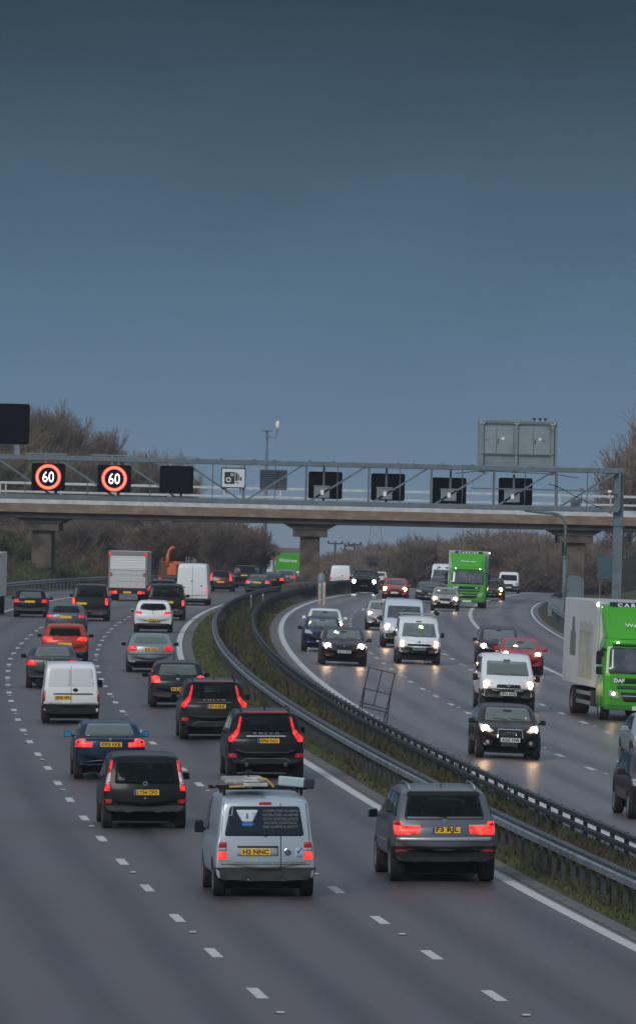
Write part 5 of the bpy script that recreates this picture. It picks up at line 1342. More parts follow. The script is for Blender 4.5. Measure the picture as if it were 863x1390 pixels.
def crane_truck():
    c = Car('crane_lorry', 'lorry with a folded orange crane, between the white box truck and the white van', 'lorry', None, 7, 2.4, 2.5, WHITEP, 230, None, Y=575)
    rt = c.root; rt.scale = (.8, .8, .8); OR = mat('crane orange', (.60, .13, .025), .45)
    MB().box((0, -.5, 1.0), (2.3, 5.6, .25)).obj('flatbed', mat('dull brown bed', (.08, .06, .05), .7), rt)
    MB().box((0, 2.8, 1.5), (2.2, 1.3, 2.0)).obj('cab', mat('dark red cab', (.10, .03, .03), .5), rt, bevel=.08)
    MB().box((0, -.3, .7), (.9, 6.4, .25)).obj('chassis', DARKC, rt)
    MB().box((-.75, -3.1, 2.0), (.16, .16, 1.7)).box((-.95, -3.1, 1.9), (.10, .12, 1.5)).obj('stake', mat('brown stake', (.13, .07, .05), .7), rt)
    MB().box((.15, -2.6, 1.75), (.9, .7, 1.1)).obj('crane_base', OR, rt, bevel=.06)
    MB().tube([(-.3, -2.9, 2.0), (-.28, -2.9, 2.9), (-.1, -2.9, 3.5), (.2, -2.9, 3.85), (.45, -2.9, 3.8)], [.2, .18, .17, .15, .12], 8).obj('crane_arm', OR, rt, smooth=True)
    MB().bar((.3, -2.85, 2.4), (1.1, -2.85, 2.3), .3).obj('crane_boom', OR, rt)
    for g in (-1, 1): MB().box((g*.9, -3.32, .85), (.25, .05, .14)).obj('tail_light', LIT, rt)
    twheels(c, [-2.2, 2.2], .45, .26, 1.1, True)
crane_truck()
def recovery():
    c = Car('recovery_truck', 'white recovery vehicle with blue marks and amber and red beacons, far up the outbound lanes', 'van', 'bigvan', 5.6, 2.1, 2.35, WHITEP, 356, None, Y=690)
    c.wheels(.36, .25)
    rear(c, [(-.78, .62), (.78, .62), (.7, .88), (-.7, .88)], [([(.84, .32), (.95, .32), (.95, .48), (.84, .48)], LIT)], None, None, (.12, .26), wiper=False, glass=mat('pale blue panel', (.35, .42, .5), .5))
    c.patch('blue_mark', 'R', [(-.35, .52), (.05, .48), (.3, .55), (.25, .72), (-.05, .66), (-.3, .74)], mat('blue mark', (.05, .12, .45), .5), eps=.02)
    for x, m in ((-.85, AMBER), (-.55, AMBER), (-.15, LITS), (.1, LITS), (.6, AMBER), (.85, LIT)):
        MB().lathe([(.14, 0), (.14, .16), (.08, .22), (0, .24)], 'z', (x*1.02, -2.3, 2.33), 10).obj('beacon', m, c.root, fix=False)
    MB().box((0, -2.3, 2.33), (2.0, .25, .06)).obj('light_bar', GREYB, c.root)
recovery()
# ------------------------------------------------------------------ cars and vans
SILV = paint('silver blue', (.40, .48, .55), .35, .3)
def seams_hatch(c, za=.52, zb=.66, w=.78):
    c.strip('tailgate_gap', 'R', [(-w, zb), (-w-.02, za), (-w+.1, za-.03), (w-.1, za-.03), (w+.02, za), (w, zb)], .014, SEAM)
# silver van with roof load
c = Car('compact_van', 'silver compact van with signwritten rear window and a box and tube on its roof bars', 'van', 'van', 4.4, 1.79, 1.81, SILV, 358, 1219)
c.wheels(.32); c.sides(); c.mirrors(.74, .60, BLACK, (.17, .12, .22))
rear(c, [(-.80, .605), (.76, .605), (.67, .89), (-.69, .89)], [([(.76, .375), (.925, .375), (.92, .455), (.76, .455)], LITS), ([(.76, .455), (.92, .455), (.915, .49), (.76, .49)], CLEAR), ([(.76, .49), (.915, .49), (.90, .545), (.76, .545)], RED)], (-.19, .452), 'H2 NNC', (.13, .30), third=([(-.12, .905), (.12, .905), (.12, .93), (-.12, .93)], RED), seams=True, glass=mat('blue tinted glass', (.008, .018, .032), .06, spec=.3))
c.patch('plate_recess', 'R', rpoly(win_m(c, [(-.56, .41), (.26, .41), (.26, .50), (-.56, .50)]), .03), mat('silver recess', (.33, .38, .43), .4, .4), eps=.003, frac=False)
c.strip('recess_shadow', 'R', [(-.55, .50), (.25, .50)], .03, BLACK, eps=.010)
c.strip('door_split', 'R', [(.30, .92), (.30, .30)], .012, SEAM, eps=.010)
c.strip('door_gap', 'R', [(-.80, .92), (-.87, .56), (-.87, .33), (.87, .33), (.87, .56), (.80, .92)], .01, SEAM, eps=.004)
def decal_text(c, side, body, size, x, z, m, width, name='lettering', dy=.012, bold=0.):
    vs, fs = text_data(body, size, width, bold); out = []
    for v in vs:
        a, b = x*c.hw+v.x, z*c.H+v.y
        p, n = c.proj(side, a, b); d = Vector((0, -1, 0)) if side == 'R' else Vector((0, 1, 0))
        if n.dot(d) < 0: n = -n
        out.append(p+n*dy)
    return MB().add(out, fs).obj(name, m, c.root, fix=False)
for k, s in enumerate(('COMPUTER ALARMS', 'INTRUDER ALARMS', 'CCTV SURVEILLANCE', 'ACCESS CONTROL', 'FIRE ALARMS & SAFETY')):
    decal_text(c, 'R', s, .062, .30, .845-k*.038, mat('faded lettering', (.20, .21, .22), .6), .62-.04*(k == 3), dy=.02)
c.patch('shield_decal', 'R', rpoly(win_m(c, [(-.57, .855), (-.14, .855), (-.20, .79), (-.25, .74), (-.45, .74), (-.52, .80)]), .02), mat('white decal', (.55, .60, .66), .5), eps=.018, frac=False)
c.patch('shield_decal', 'R', rpoly(win_m(c, [(-.46, .735), (-.22, .735), (-.23, .695), (-.45, .695)]), .02), mat('blue decal', (.02, .12, .42), .5), eps=.018, frac=False)
c.patch('figure_decal', 'R', [(-.38, .77), (-.33, .77), (-.34, .82), (-.37, .82)], mat('blue decal', (.02, .12, .42), .5), eps=.022)
decal_text(c, 'R', 'www.cameraalarmsecurity.com', .05, 0.1, .348, mat('grey lettering', (.12, .14, .18), .6), 1.25, dy=.008)
p, n = c.proj('R', .43*c.hw, .452*c.H)
MB().lathe([(0, -.02), (.05, -.02), (.055, -.01), (.055, .01)], 'y', tuple(p), 20).obj('badge', mat('blue badge centre', (.03, .05, .09), .3), c.root)
MB().lathe([(.048, -.026), (.062, -.02), (.062, .01)], 'y', tuple(p), 20).obj('badge', CHROME, c.root, fix=False)
t = MB(); add_text(t, 'V', .05, (p.x, p.y-.024, p.z+.018), 'R', bold=.003); add_text(t, 'W', .05, (p.x, p.y-.024, p.z-.016), 'R', bold=.003); t.obj('badge_lettering', CHROME, c.root, fix=False)
c.patch('tick_decal', 'R', rpoly(win_m(c, [(.59, .40), (.72, .40), (.72, .49), (.59, .49)]), .01), mat('pale decal', (.40, .50, .62), .5), eps=.006, frac=False)
c.patch('tick_decal', 'R', [(.61, .455), (.645, .43), (.72, .485), (.705, .495), (.65, .455), (.63, .47)], mat('blue decal', (.02, .12, .42), .5), eps=.010)
for t_ in (.18, .38):
    b = MB(); z = c.H-.01
    b.bar((-.78, (t_-.5)*c.L, z+.10), (.80, (t_-.5)*c.L, z+.10), .04)
    for g in (-.68, .68): b.bar((g, (t_-.5)*c.L, z-.03), (g, (t_-.5)*c.L, z+.1), .05)
    b.obj('roof_bar', BLACK, c.root)
van = c
def roof_load():
    mw = van.root.rotation_euler.to_matrix().to_4x4(); o = Vector(van.root.location)
    def put(name, v, label, cat):
        r = empty(name, o+mw@Vector(v), 0, label, cat); r.rotation_euler = van.root.rotation_euler; return r
    y = (.18-.5)*van.L; z = van.H+.115
    r = put('rolled_bundle', (-.32, y, z), 'dirty white strapped bundle on the left of the silver van roof', 'bundle')
    MB().box((-.12, .3, .10), (.50, 1.3, .12)).obj('wrapped_box', mat('dirty white wrap', (.34, .36, .36), .7, noise=.4, nscale=8), r, bevel=.05)
    MB().box((.16, .2, .06), (.42, 1.5, .06)).box((.15, .25, .12), (.36, 1.3, .04)).box((.17, .25, .155), (.30, 1.1, .03)).obj('folded_sheet', mat('pale sheet', (.50, .53, .52), .6, noise=.3, nscale=10), r, bevel=.01)
    MB().tube([(.20, -.45, .17), (.34, -.5, .16), (.42, -.5, .09), (.48, -.5, .02)], .02, 6).tube([(-.3, -.45, .02), (-.1, -.48, .03), (.1, -.5, .02)], .02, 6).obj('strap', mat('orange strap', (.55, .30, .08), .6), r)
    MB().tube([(-.64, -.3, .0), (-.2, -.35, .03)], .018, 6).lathe([(0, 0), (.04, 0), (.04, .05), (0, .05)], 'z', (-.62, -.3, .0), 8).lathe([(0, 0), (.035, 0), (.035, .05), (0, .05)], 'z', (-.5, -.33, .0), 8).obj('clamp', BLACK, r)
    MB().tube([(.08, .2, .15), (.09, .2, .30)], .012, 6).lathe([(0, .3), (.05, .28), (.1, .24), (0, .26)], 'z', (.09, .2, 0), 8).obj('tool', BLACK, r)
    r = put('pipe_tube', (.55, y, z), 'pale blue pipe carrier tube with dark end on the right of the silver van roof', 'tube')
    MB().bar((-.28, -.1, .12), (.25, -.1, .07), .15, .17).obj('tube', mat('pale blue tube', (.36, .50, .53), .45), r, bevel=.03)
    MB().bar((.16, -.12, .075), (.35, -.12, .06), .17, .18).obj('end_cap', mat('dark cap', (.02, .02, .028), .5), r, bevel=.03)
    MB().box((0, -.1, 0), (.07, .1, .12)).obj('clamp', BLACK, r)
roof_load()
# grey suv
c = Car('suv', 'large dark grey car with silver roof rails, to the right of the silver van', 'car', 'suv', 4.85, 1.93, 1.75, paint('metal grey', (.12, .135, .155), .5, .2), 601, 1199)
c.wheels(.37, .26); c.sides(); c.mirrors(.66, .64, GREYP if False else paint('metal grey', (0, 0, 0)), (.19, .12, .17)); rails(c, CHROME, .13, .5, .62)
rear(c, [(-.76, .67), (.76, .67), (.68, .89), (-.68, .89)], [([(.48, .515), (.94, .505), (.945, .60), (.93, .64), (.82, .64), (.80, .595), (.46, .59)], LITS), ([(.46, .592), (.78, .595), (.78, .608), (.46, .605)], CLEAR), ([(.82, .60), (.93, .60), (.93, .645), (.83, .645)], RED)], (.02, .555), 'F3 RJL', (.17, .385), band=True, reflect=[(.70, .33), (.92, .33), (.92, .35), (.70, .35)], badge=(0, .645, .042), bumpm=BLACK)
c.patch('spoiler', 'R', rpoly(win_m(c, [(-.70, .895), (.70, .895), (.66, .935), (-.66, .935)]), .03), BLACK, eps=.03, frac=False)
c.strip('bumper_highlight', 'R', [(-.90, .46), (.90, .46)], .07, mat('painted highlight grey', (.36, .40, .43), .3, .5), eps=.014)  # highlight along the bumper top, painted as a paler strip
c.strip('tailgate_gap', 'R', [(-.86, .475), (.86, .475)], .012, SEAM, eps=.008)
c.strip('window_sill', 'R', [(-.74, .675), (.74, .675)], .05, mat('sill grey', (.10, .11, .12), .4, .4), eps=.012)
fin(c, .2)
# black mpv
c = Car('people_carrier', 'black people carrier with tall slim tail lamps, behind and left of the silver van', 'car', 'mpv', 4.35, 1.77, 1.60, paint('black blue', (.012, .014, .017), .3, .35), 196, 1126)
c.wheels(.32); c.sides(); c.mirrors(.70, .61)
rear(c, [(-.72, .60), (.72, .60), (.66, .885), (-.66, .885)], [([(.80, .50), (.955, .50), (.93, .60), (.87, .72), (.80, .90), (.74, .90), (.79, .72), (.82, .60)], RED), ([(.82, .505), (.945, .505), (.925, .575), (.825, .575)], LITS), ([(.825, .59), (.915, .59), (.865, .74), (.80, .74)], mat('white lamp band', (.60, .62, .65), .3)), ([(.79, .75), (.86, .75), (.80, .88), (.755, .88)], LIT)], (0.03, .49), 'LY54 CFO', (.13, .31), reflect=[(.78, .345), (.97, .345), (.96, .395), (.78, .395)], badge=(.0, .60, .05), band=True)
c.strip('bumper_line', 'R', [(-.90, .31), (.90, .31)], .02, mat('dark gloss line', (.05, .055, .065), .3), eps=.024)
c.strip('tailgate_gap', 'R', [(-.80, .60), (-.78, .385), (.78, .385), (.80, .60)], .012, SEAM, eps=.006)
c.plate('R', .0, .415, '', .05, .04, CHROME)
# blue saloon
c = Car('saloon_car', 'dark blue saloon with bright blue door mirrors, just ahead of the black people carrier', 'car', 'saloon', 4.47, 1.74, 1.42, paint('deep blue', (.008, .028, .065), .4, .25), 149, 1059)
c.wheels(.32); c.sides(glass=GLASSL); c.mirrors(.64, .70, paint('deep blue', (0, 0, 0)), glass=mat('blue mirror glass', (.02, .28, .55), .1, emit=(.02, .3, .6), es=.0))
rear(c, [(-.70, .745), (.70, .745), (.58, .94), (-.58, .94)], [([(.50, .565), (.95, .565), (.95, .66), (.80, .70), (.68, .70), (.66, .645), (.50, .64)], LITS), ([(.68, .655), (.80, .655), (.80, .695), (.70, .695)], CLEAR)], (0.02, .61), 'KF03 KKB', (.17, .30), wiper=False, badge=(0, .69, .035), bumpm=paint('deep blue', (0, 0, 0)), glass=GLASSL)
c.strip('bumper_line', 'R', [(-.90, .43), (.90, .43)], .022, SEAM, eps=.024)
c.strip('boot_gap', 'R', [(-.88, .725), (.88, .725)], .012, SEAM, eps=.006)
# black suvs
BK = paint('black', (.010, .011, .014), .2, .25)
def xc(label, px, py, text, dirty):
    c = Car('suv', label, 'car', 'suv', 4.63, 1.89, 1.70, BK if not dirty else paint('sooty black', (.013, .014, .016), .2, .45), px, py)
    c.wheels(.36, .24); c.sides(); c.mirrors(.66, .64, None, (.18, .12, .17)); rails(c, BLACK, .14, .5, .62)
    rear(c, [(-.66, .68), (.66, .68), (.60, .90), (-.60, .90)], [([(.615, .885), (.66, .89), (.735, .72), (.95, .595), (.95, .54), (.86, .53), (.78, .575), (.69, .66)], LIT), ([(.82, .54), (.91, .54), (.93, .585), (.82, .635), (.77, .605)], LITS)], (.06, .555), text, (.16, .30), reflect=[(.74, .31), (.95, .32), (.93, .375), (.77, .375)], band=True, exhaust=(-.5, .5) if not dirty else None, bumpm=BLACK)
    t = decal_text(c, 'R', 'V O L V O', .06, 0, .655, CHROME, .62, dy=.012)
    c.strip('chrome_bar' if not dirty else 'handle_bar', 'R', [(-.50, .615), (.50, .615)], .028 if not dirty else .015, CHROME if not dirty else GREYP, eps=.02)
    c.strip('spoiler_edge', 'R', [(-.62, .925), (.62, .925)], .03, BLACK, eps=.03)
    c.strip('brake_strip', 'R', [(-.55, .945), (.55, .945)], .02, RED, eps=.025)
    c.strip('bumper_edge', 'R', [(-.75, .43), (-.55, .39), (.55, .39), (.75, .43)], .02, mat('dark gloss line', (0, 0, 0)), eps=.024)
    c.strip('lower_bright_line', 'R', [(-.62, .26), (-.5, .30), (.5, .30), (.62, .26)], .018, GREYP, eps=.028)
    fin(c, .2)
xc('glossy black car with a bright chrome strip above its plate, the nearer of two', 360, 1058, 'KP63 DLO', False)
xc('black car with tall angled tail lamps and no chrome strip, farther of two', 290, 1005, 'SF14 ENE', True)
# dark hatch beyond
c = Car('hatchback', 'very dark green-grey hatchback with one round bright badge, in the lane beside the reserve', 'car', 'hatch', 4.2, 1.76, 1.48, paint('dark green grey', (.020, .030, .032), .4, .3), 241, 961)
c.wheels(); c.sides(); c.mirrors(.65, .64)
rear(c, [(-.70, .70), (.70, .70), (.60, .915), (-.60, .915)], [([(.62, .54), (.94, .54), (.94, .66), (.80, .69), (.66, .66)], LITS)], (.05, .40), 'KD07', (.15, .33), badge=(0, .60, .055), glass=GLASSL)
seams_hatch(c, .50, .68)
c = Car('saloon_car', 'silver saloon with a pale rear window, between the white and the dark green-grey hatchbacks', 'car', 'saloon', 4.6, 1.80, 1.43, paint('saloon silver', (.24, .29, .33), .5, .3), 204, 913)
c.wheels(.33); c.sides(); c.mirrors(.64, .68)
rear(c, [(-.70, .75), (.70, .75), (.58, .95), (-.58, .95)], [([(.56, .56), (.95, .56), (.95, .65), (.84, .69), (.56, .66)], LIT)], (0.02, .60), 'SL05 HXD', None, wiper=False, badge=(0, .69, .035), glass=GLASSL)
c.strip('bumper_line', 'R', [(-.90, .47), (.90, .47)], .02, SEAM, eps=.012)
c.patch('lower_valance', 'R', rpoly(win_m(c, [(-.6, .24), (.6, .24), (.66, .30), (-.66, .30)]), .03), BLACK, eps=.01, frac=False)
c = Car('hatchback', 'white hatchback with a dark rear window, overtaking ahead of the silver saloon', 'car', 'hatch', 4.4, 1.81, 1.51, WHITEP, 207.5, 859)
c.wheels(.33); c.sides(); c.mirrors(.65, .62)
rear(c, [(-.68, .71), (0, .68), (.68, .71), (.66, .80), (.54, .90), (-.54, .90), (-.66, .80)], [([(.55, .56), (.90, .60), (.93, .66), (.60, .645)], LIT)], (0, .40), 'YG11', None, badge=(0, .60, .04))
c.patch('lower_valance', 'R', rpoly(win_m(c, [(-.85, .24), (.85, .24), (.85, .29), (-.85, .29)]), .03), BLACK, eps=.01, frac=False)
# white small van
c = Car('compact_van', 'white windowless compact van with twin rear doors and black bumper, in the middle outbound lane', 'van', 'van', 4.32, 1.68, 1.80, WHITEP, 96, 983)
c.wheels(.31); c.mirrors(.74, .60, BLACK, (.17, .12, .22)); c.sides()
rear(c, [(-.80, .62), (-.03, .62), (-.03, .91), (-.72, .91)], [([(.90, .38), (.985, .38), (.975, .56), (.90, .56)], RED)], (-.28, .435), 'SF08 HFU', (.13, .33), wiper=False, glass=mat('white door panel', (.56, .59, .61), .5), bumpm=BLACK)
c.patch('door_panel', 'R', rpoly(win_m(c, [(.03, .62), (.80, .62), (.72, .91), (.03, .91)]), .05), mat('white door panel', (0, 0, 0)), eps=.008, frac=False)
c.strip('door_split', 'R', [(0, .95), (0, .35)], .012, SEAM); c.strip('handle_strip', 'R', [(-.62, .495), (.75, .495)], .035, BLACK, eps=.016)
c.patch('door_latch', 'R', circle(.15, .56, .09, 14, .028), BLACK, eps=.016)
c.strip('bumper_gap', 'R', [(-.95, .345), (.95, .345)], .012, SEAM)
for g in (-1, 1): c.patch('corner_post', 'Q' if g > 0 else 'L', [(.0, .13), (.05, .13), (.05, .48), (.0, .48)], BLACK, eps=.012)
c = Car('saloon_car', 'dark grey saloon partly hidden by the white windowless van, driving away in spray', 'car', 'saloon', 4.85, 1.82, 1.47, paint('slate', (.05, .06, .065), .5, .3), 71, 935)
c.wheels(.33); c.sides(); c.mirrors(.64, .69)
rear(c, [(-.68, .745), (.68, .745), (.56, .94), (-.56, .94)], [([(.60, .53), (.95, .54), (.93, .66), (.66, .67)], LIT)], (0, .60), 'LK04', None, wiper=False, badge=(0, .69, .03), glass=GLASSL)
c = Car('hatchback', 'bright orange-red hatchback, between the dark grey saloon and a grey-blue saloon', 'car', 'hatch', 4.3, 1.82, 1.49, paint('orange red', (.42, .045, .02), .2, .15), 88, 899)
c.wheels(.32); c.sides(); c.mirrors(.65, .64)
rear(c, [(-.70, .68), (.70, .68), (.62, .88), (-.62, .88)], [([(.50, .57), (.92, .55), (.93, .65), (.62, .655)], LITS)], (0, .47), None, (.14, .28), badge=(0, .62, .035))
c.patch('spoiler', 'R', rpoly(win_m(c, [(-.64, .90), (.64, .90), (.6, .93), (-.6, .93)]), .03), c.paint, eps=.04, frac=False)
c = Car('saloon_car', 'grey-blue saloon directly ahead of the orange-red hatchback', 'car', 'saloon', 4.8, 1.85, 1.45, paint('grey blue', (.085, .095, .125), .5, .3), 89, 864)
c.wheels(.33); c.sides(); c.mirrors(.64, .69)
rear(c, [(-.68, .745), (.68, .745), (.56, .94), (-.56, .94)], [([(.60, .58), (.95, .58), (.92, .66), (.66, .67)], LIT)], (0, .60), None, None, wiper=False)
c.strip('chrome_bar', 'R', [(-.55, .665), (.55, .665)], .02, CHROME, eps=.012)
c = Car('hatchback', 'small black hatchback alone in the leftmost lane near the left edge', 'car', 'hatch', 4.15, 1.74, 1.44, BK, 41, 838)
c.wheels(); c.sides(); c.mirrors(.65, .64)
rear(c, [(-.66, .68), (.66, .68), (.58, .90), (-.58, .90)], [([(.66, .52), (.95, .52), (.94, .64), (.70, .64)], LIT)], (-.02, .56), None, (.14, .36), glass=GLASSL)
c = Car('four_wheel_drive', 'tall black off-road car with upright red lamps and its plate at the left', 'car', 'box4x4', 4.7, 1.88, 1.86, paint('dark forest black', (.012, .016, .018), .3, .3), 122, 843)
c.wheels(.38, .26); c.sides(); c.mirrors(.66, .64)
rear(c, [(-.72, .65), (.72, .65), (.64, .88), (-.64, .88)], [([(.80, .44), (.95, .44), (.94, .62), (.82, .62)], LITS)], (-.45, .47), None, (.16, .30), reflect=[(.5, .20), (.7, .20), (.7, .23), (.5, .23)])
c = Car('four_wheel_drive', 'black square-backed four-wheel-drive car behind the white hatchback, beside the reserve bend', 'car', 'box4x4', 4.8, 1.92, 1.86, BK, 225, 842)
c.wheels(.38, .26); c.sides(); c.mirrors(.66, .64)
rear(c, [(-.74, .65), (.74, .65), (.66, .90), (-.66, .90)], [([(.84, .40), (.96, .40), (.95, .56), (.84, .56)], LITS)], (.12, .50), None, (.16, .30))
c = Car('estate_car', 'dark grey car of which mostly the roof shows, beyond the square-backed black one', 'car', 'estate', 4.7, 1.8, 1.46, paint('slate', (0, 0, 0)), 221, None, Y=455)
c.wheels(); c.sides(); c.mirrors()
rear(c, WINR, [([(.78, .5), (.95, .5), (.93, .68), (.8, .68)], LIT)], (0, .5), None, (.14, .3))
# long white van
c = Car('panel_van', 'tall white panel van with ladder frame on its roof, right of the white box truck', 'van', 'bigvan', 6.0, 1.95, 2.48, WHITEP, 261.5, None, Y=449)
c.wheels(.34, .24); c.mirrors(.82, .52, BLACK, (.14, .1, .28)); c.sides()
rear(c, [(-.62, .42), (-.40, .42), (-.40, .44), (-.62, .44)], [([(.88, .25), (.975, .25), (.975, .46), (.88, .46)], LIT)], (-.55, .22), None, (.08, .17), wiper=False, glass=BLACK)
c.patch('amber_board', 'R', [(-.90, .185), (-.34, .185), (-.34, .27), (-.90, .27)], mat('yellow orange board', (.55, .28, .03), .5), eps=.03)
c.strip('door_split', 'R', [(.02, .96), (.02, .18)], .015, SEAM); c.strip('door_gap', 'R', [(-.9, .24), (.88, .24)], .012, SEAM)
for x, z in ((-.72, .46), (.56, .47), (-.02, .58)): c.patch('latch', 'R', [(x-.05, z-.012), (x+.05, z-.012), (x+.05, z+.012), (x-.05, z+.012)], BLACK, eps=.014)
b = MB()
for x in (-.45, -.30, -.02, .10): b.bar((x, -1.6, 2.44), (x+.03, -1.6, 2.88 if x < -.2 else 2.80), .05)
b.bar((-.45, -1.6, 2.62), (.15, -1.6, 2.60), .04); b.obj('roof_frame', CHROME, c.root)
b = MB().box((.12, -1.7, 2.80), (.12, .1, .12)); b.obj('lamp', BLACK, c.root)
# farther outbound traffic
MAR = paint('maroon', (.10, .018, .022), .3, .3)
c = Car('estate_car', 'maroon car with a tall red tail lamp, right of the tall white van', 'car', 'mpv', 4.2, 1.72, 1.52, MAR, 300, None, Y=545)
c.wheels(); c.sides(); c.mirrors()
rear(c, WINR, [([(.74, .52), (.95, .52), (.9, .64), (.80, .88), (.72, .88), (.76, .66)], LITS)], (0, .46), None, (.14, .34))
c = Car('four_wheel_drive', 'black four-wheel-drive car ahead of the maroon car', 'car', 'box4x4', 4.6, 1.86, 1.80, BK, 332, None, Y=592)
c.wheels(.37); c.sides(); c.mirrors()
rear(c, WINR, [([(.8, .45), (.94, .45), (.93, .58), (.8, .58)], RED)], (0, .56), None, (.14, .28))
c.patch('amber_marker', 'R', [(-.86, .50), (-.72, .50), (-.72, .58), (-.86, .58)], mat('dull amber', (0, 0, 0)), eps=.02)
TEAL = paint('teal green', (.035, .065, .065), .4, .3)
c = Car('saloon_car', 'teal-grey saloon with red lamps, half behind the reserve barrier before the bridge', 'car', 'saloon', 4.5, 1.75, 1.44, TEAL, 350, None, Y=522)
c.wheels(); c.sides(); c.mirrors()
rear(c, [(-.7, .74), (.7, .74), (.58, .94), (-.58, .94)], [([(.60, .55), (.94, .55), (.92, .68), (.64, .68)], LITS)], (0, .6), None, None, wiper=False, glass=GLASSL)
c = Car('saloon_car', 'dark teal saloon just beyond the teal-grey one, nearer the bridge pier', 'car', 'saloon', 4.5, 1.75, 1.44, paint('dark teal', (.025, .04, .048), .4, .3), 371, None, Y=562)
c.wheels(); c.sides(); c.mirrors()
rear(c, [(-.7, .74), (.7, .74), (.58, .94), (-.58, .94)], [([(.55, .55), (.94, .55), (.92, .68), (.6, .68)], LITS)], (0, .6), None, None, wiper=False, glass=GLASSL)
c = Car('estate_car', 'silver car right below the green-backed lorry', 'car', 'hatch', 4.3, 1.75, 1.47, paint('saloon silver', (0, 0, 0)), 388, None, Y=618)
c.wheels(); c.sides(); c.mirrors(); rear(c, WINR, [([(.6, .52), (.94, .52), (.92, .64), (.64, .64)], LIT)], (0, .42), None, (.14, .3), glass=GLASSL)
c = Car('small_car', 'small dark red car in front of the recovery vehicle', 'car', 'hatch', 3.9, 1.66, 1.5, MAR, 348, None, Y=650)
c.wheels(); c.sides(); c.mirrors(); rear(c, WINR, [([(.6, .52), (.94, .52), (.92, .64), (.64, .64)], RED)], (0, .42), None, (.14, .3))
c = Car('panel_van', 'white van with red tail lamp beyond the barrier, right of the middle bridge pier', 'van', 'van', 4.8, 1.95, 1.95, WHITEP, 462, None, Y=705)
c.wheels(.33); c.mirrors(.74, .6, BLACK); c.sides(glass=GLASS)
rear(c, [(.1, .5), (.3, .5), (.3, .52), (.1, .52)], [([(.84, .3), (.95, .3), (.95, .44), (.84, .44)], LIT)], (0, .42), None, (.13, .2), wiper=False)
c = Car('estate_car', 'pale grey car right of the distant white van beyond the barrier', 'car', 'estate', 4.5, 1.78, 1.48, paint('pale grey', (.30, .32, .33), .4, .3), 488, None, Y=745)
c.wheels(); c.sides(); c.mirrors(); rear(c, WINR, [([(.75, .5), (.94, .5), (.92, .66), (.78, .66)], RED)], (0, .45), None, (.14, .3), glass=GLASSL)
c = Car('hatchback', 'distant white hatchback with red lamps, farthest right of the outbound cars', 'car', 'hatch', 4.1, 1.74, 1.46, WHITEP, 514, None, Y=725)
c.wheels(); c.sides(); c.mirrors(); rear(c, WINR, [([(.55, .5), (.94, .48), (.94, .64), (.7, .64)], LIT)], (0, .42), None, (.14, .3), glass=GLASSL)

# oncoming traffic
WSF = [(-.74, .70), (.74, .70), (.66, .925), (-.66, .925)]
def flash(c, poly=((.60, .84), (.70, .84), (.68, .80), (.60, .80))): pass
c = Car('hatchback', 'small dark brown car with a large chrome-edged grille, below the white compact van', 'car', 'hatch', 3.95, 1.74, 1.42, paint('dark brown', (.038, .026, .028), .5, .15), 690, 1031, way=-1)
c.wheels(.32); c.sides(glass=GLASSL); c.mirrors(.66, .66, BLACK, (.18, .1, .13))
front(c, [(-.72, .705), (.72, .705), (.62, .93), (-.62, .93)], [(.50, .52), (.62, .49), (.88, .53), (.91, .62), (.84, .635), (.66, .59)], (.74, .555, .10), [(-.26, .23), (.26, .23), (.38, .36), (.36, .545), (-.36, .545), (-.38, .36)], [(-.86, .17), (.86, .17), (.80, .24), (-.80, .24)], (0, .365), 'AO63 YWB', rim=CHROME, fog=(.66, .31))
b = MB()
p, n = c.proj('F', 0, .475*c.H)
for k in range(4):
    x = (k-1.5)*.075; b.lathe([(.038, p.y+.016), (.052, p.y+.022), (.052, p.y+.004)], 'y', (x, 0, p.z), 16)
b.obj('rings_badge', CHROME, c.root, fix=False)
c.patch('tax_disc', 'F', circle(.56, .76, .035, 10, .022), mat('pale disc', (.45, .45, .42), .5), eps=.016)
c = Car('compact_van', 'white compact van with dark lower bumper, right behind the small dark brown car', 'van', 'mpv', 4.4, 1.83, 1.84, WHITEP, 688, 966, way=-1, tumble=.08)
c.wheels(.32); c.sides(); c.mirrors(.70, .56, BLACK, (.17, .1, .22))
front(c, [(-.76, .625), (.76, .625), (.70, .865), (-.70, .865)], [(.60, .42), (.90, .44), (.92, .535), (.72, .545), (.62, .50)], (.76, .475, .105), [(-.44, .41), (.44, .41), (.40, .47), (-.40, .47)], [(-.5, .18), (.5, .18), (.5, .24), (-.5, .24)], (0, .31), 'FP13 NTM', badge=(0, .455, .06), bump=[(-.93, .17), (.93, .17), (.93, .385), (.5, .40), (-.5, .40), (-.93, .385)])
c = Car('hatchback', 'bright red low car in the inner oncoming lane, half hidden by the white compact van', 'car', 'hatch', 4.2, 1.77, 1.40, paint('bright red', (.42, .02, .035), .2, .12), 707, 916, way=-1)
c.wheels(.32); c.sides(glass=GLASSL); c.mirrors(.66, .67)
front(c, WSF, [(.52, .50), (.90, .54), (.90, .63), (.62, .59)], (.70, .56, .10), [(-.3, .28), (.3, .28), (.36, .5), (-.36, .5)], None, (0, .34), None)
c = Car('people_carrier', 'dark plum car with its lamp lit, behind and left of the bright red car', 'car', 'mpv', 4.4, 1.78, 1.56, paint('plum', (.035, .028, .045), .5, .2), 677, 903, way=-1)
c.wheels(.32); c.sides(glass=GLASSL); c.mirrors(.68, .62)
front(c, [(-.74, .64), (.74, .64), (.68, .90), (-.68, .90)], [(.52, .42), (.9, .46), (.9, .56), (.62, .52)], (.72, .49, .10), [(-.34, .36), (.34, .36), (.38, .46), (-.38, .46)], [(-.5, .2), (.5, .2), (.55, .28), (-.55, .28)], (0, .3), None)
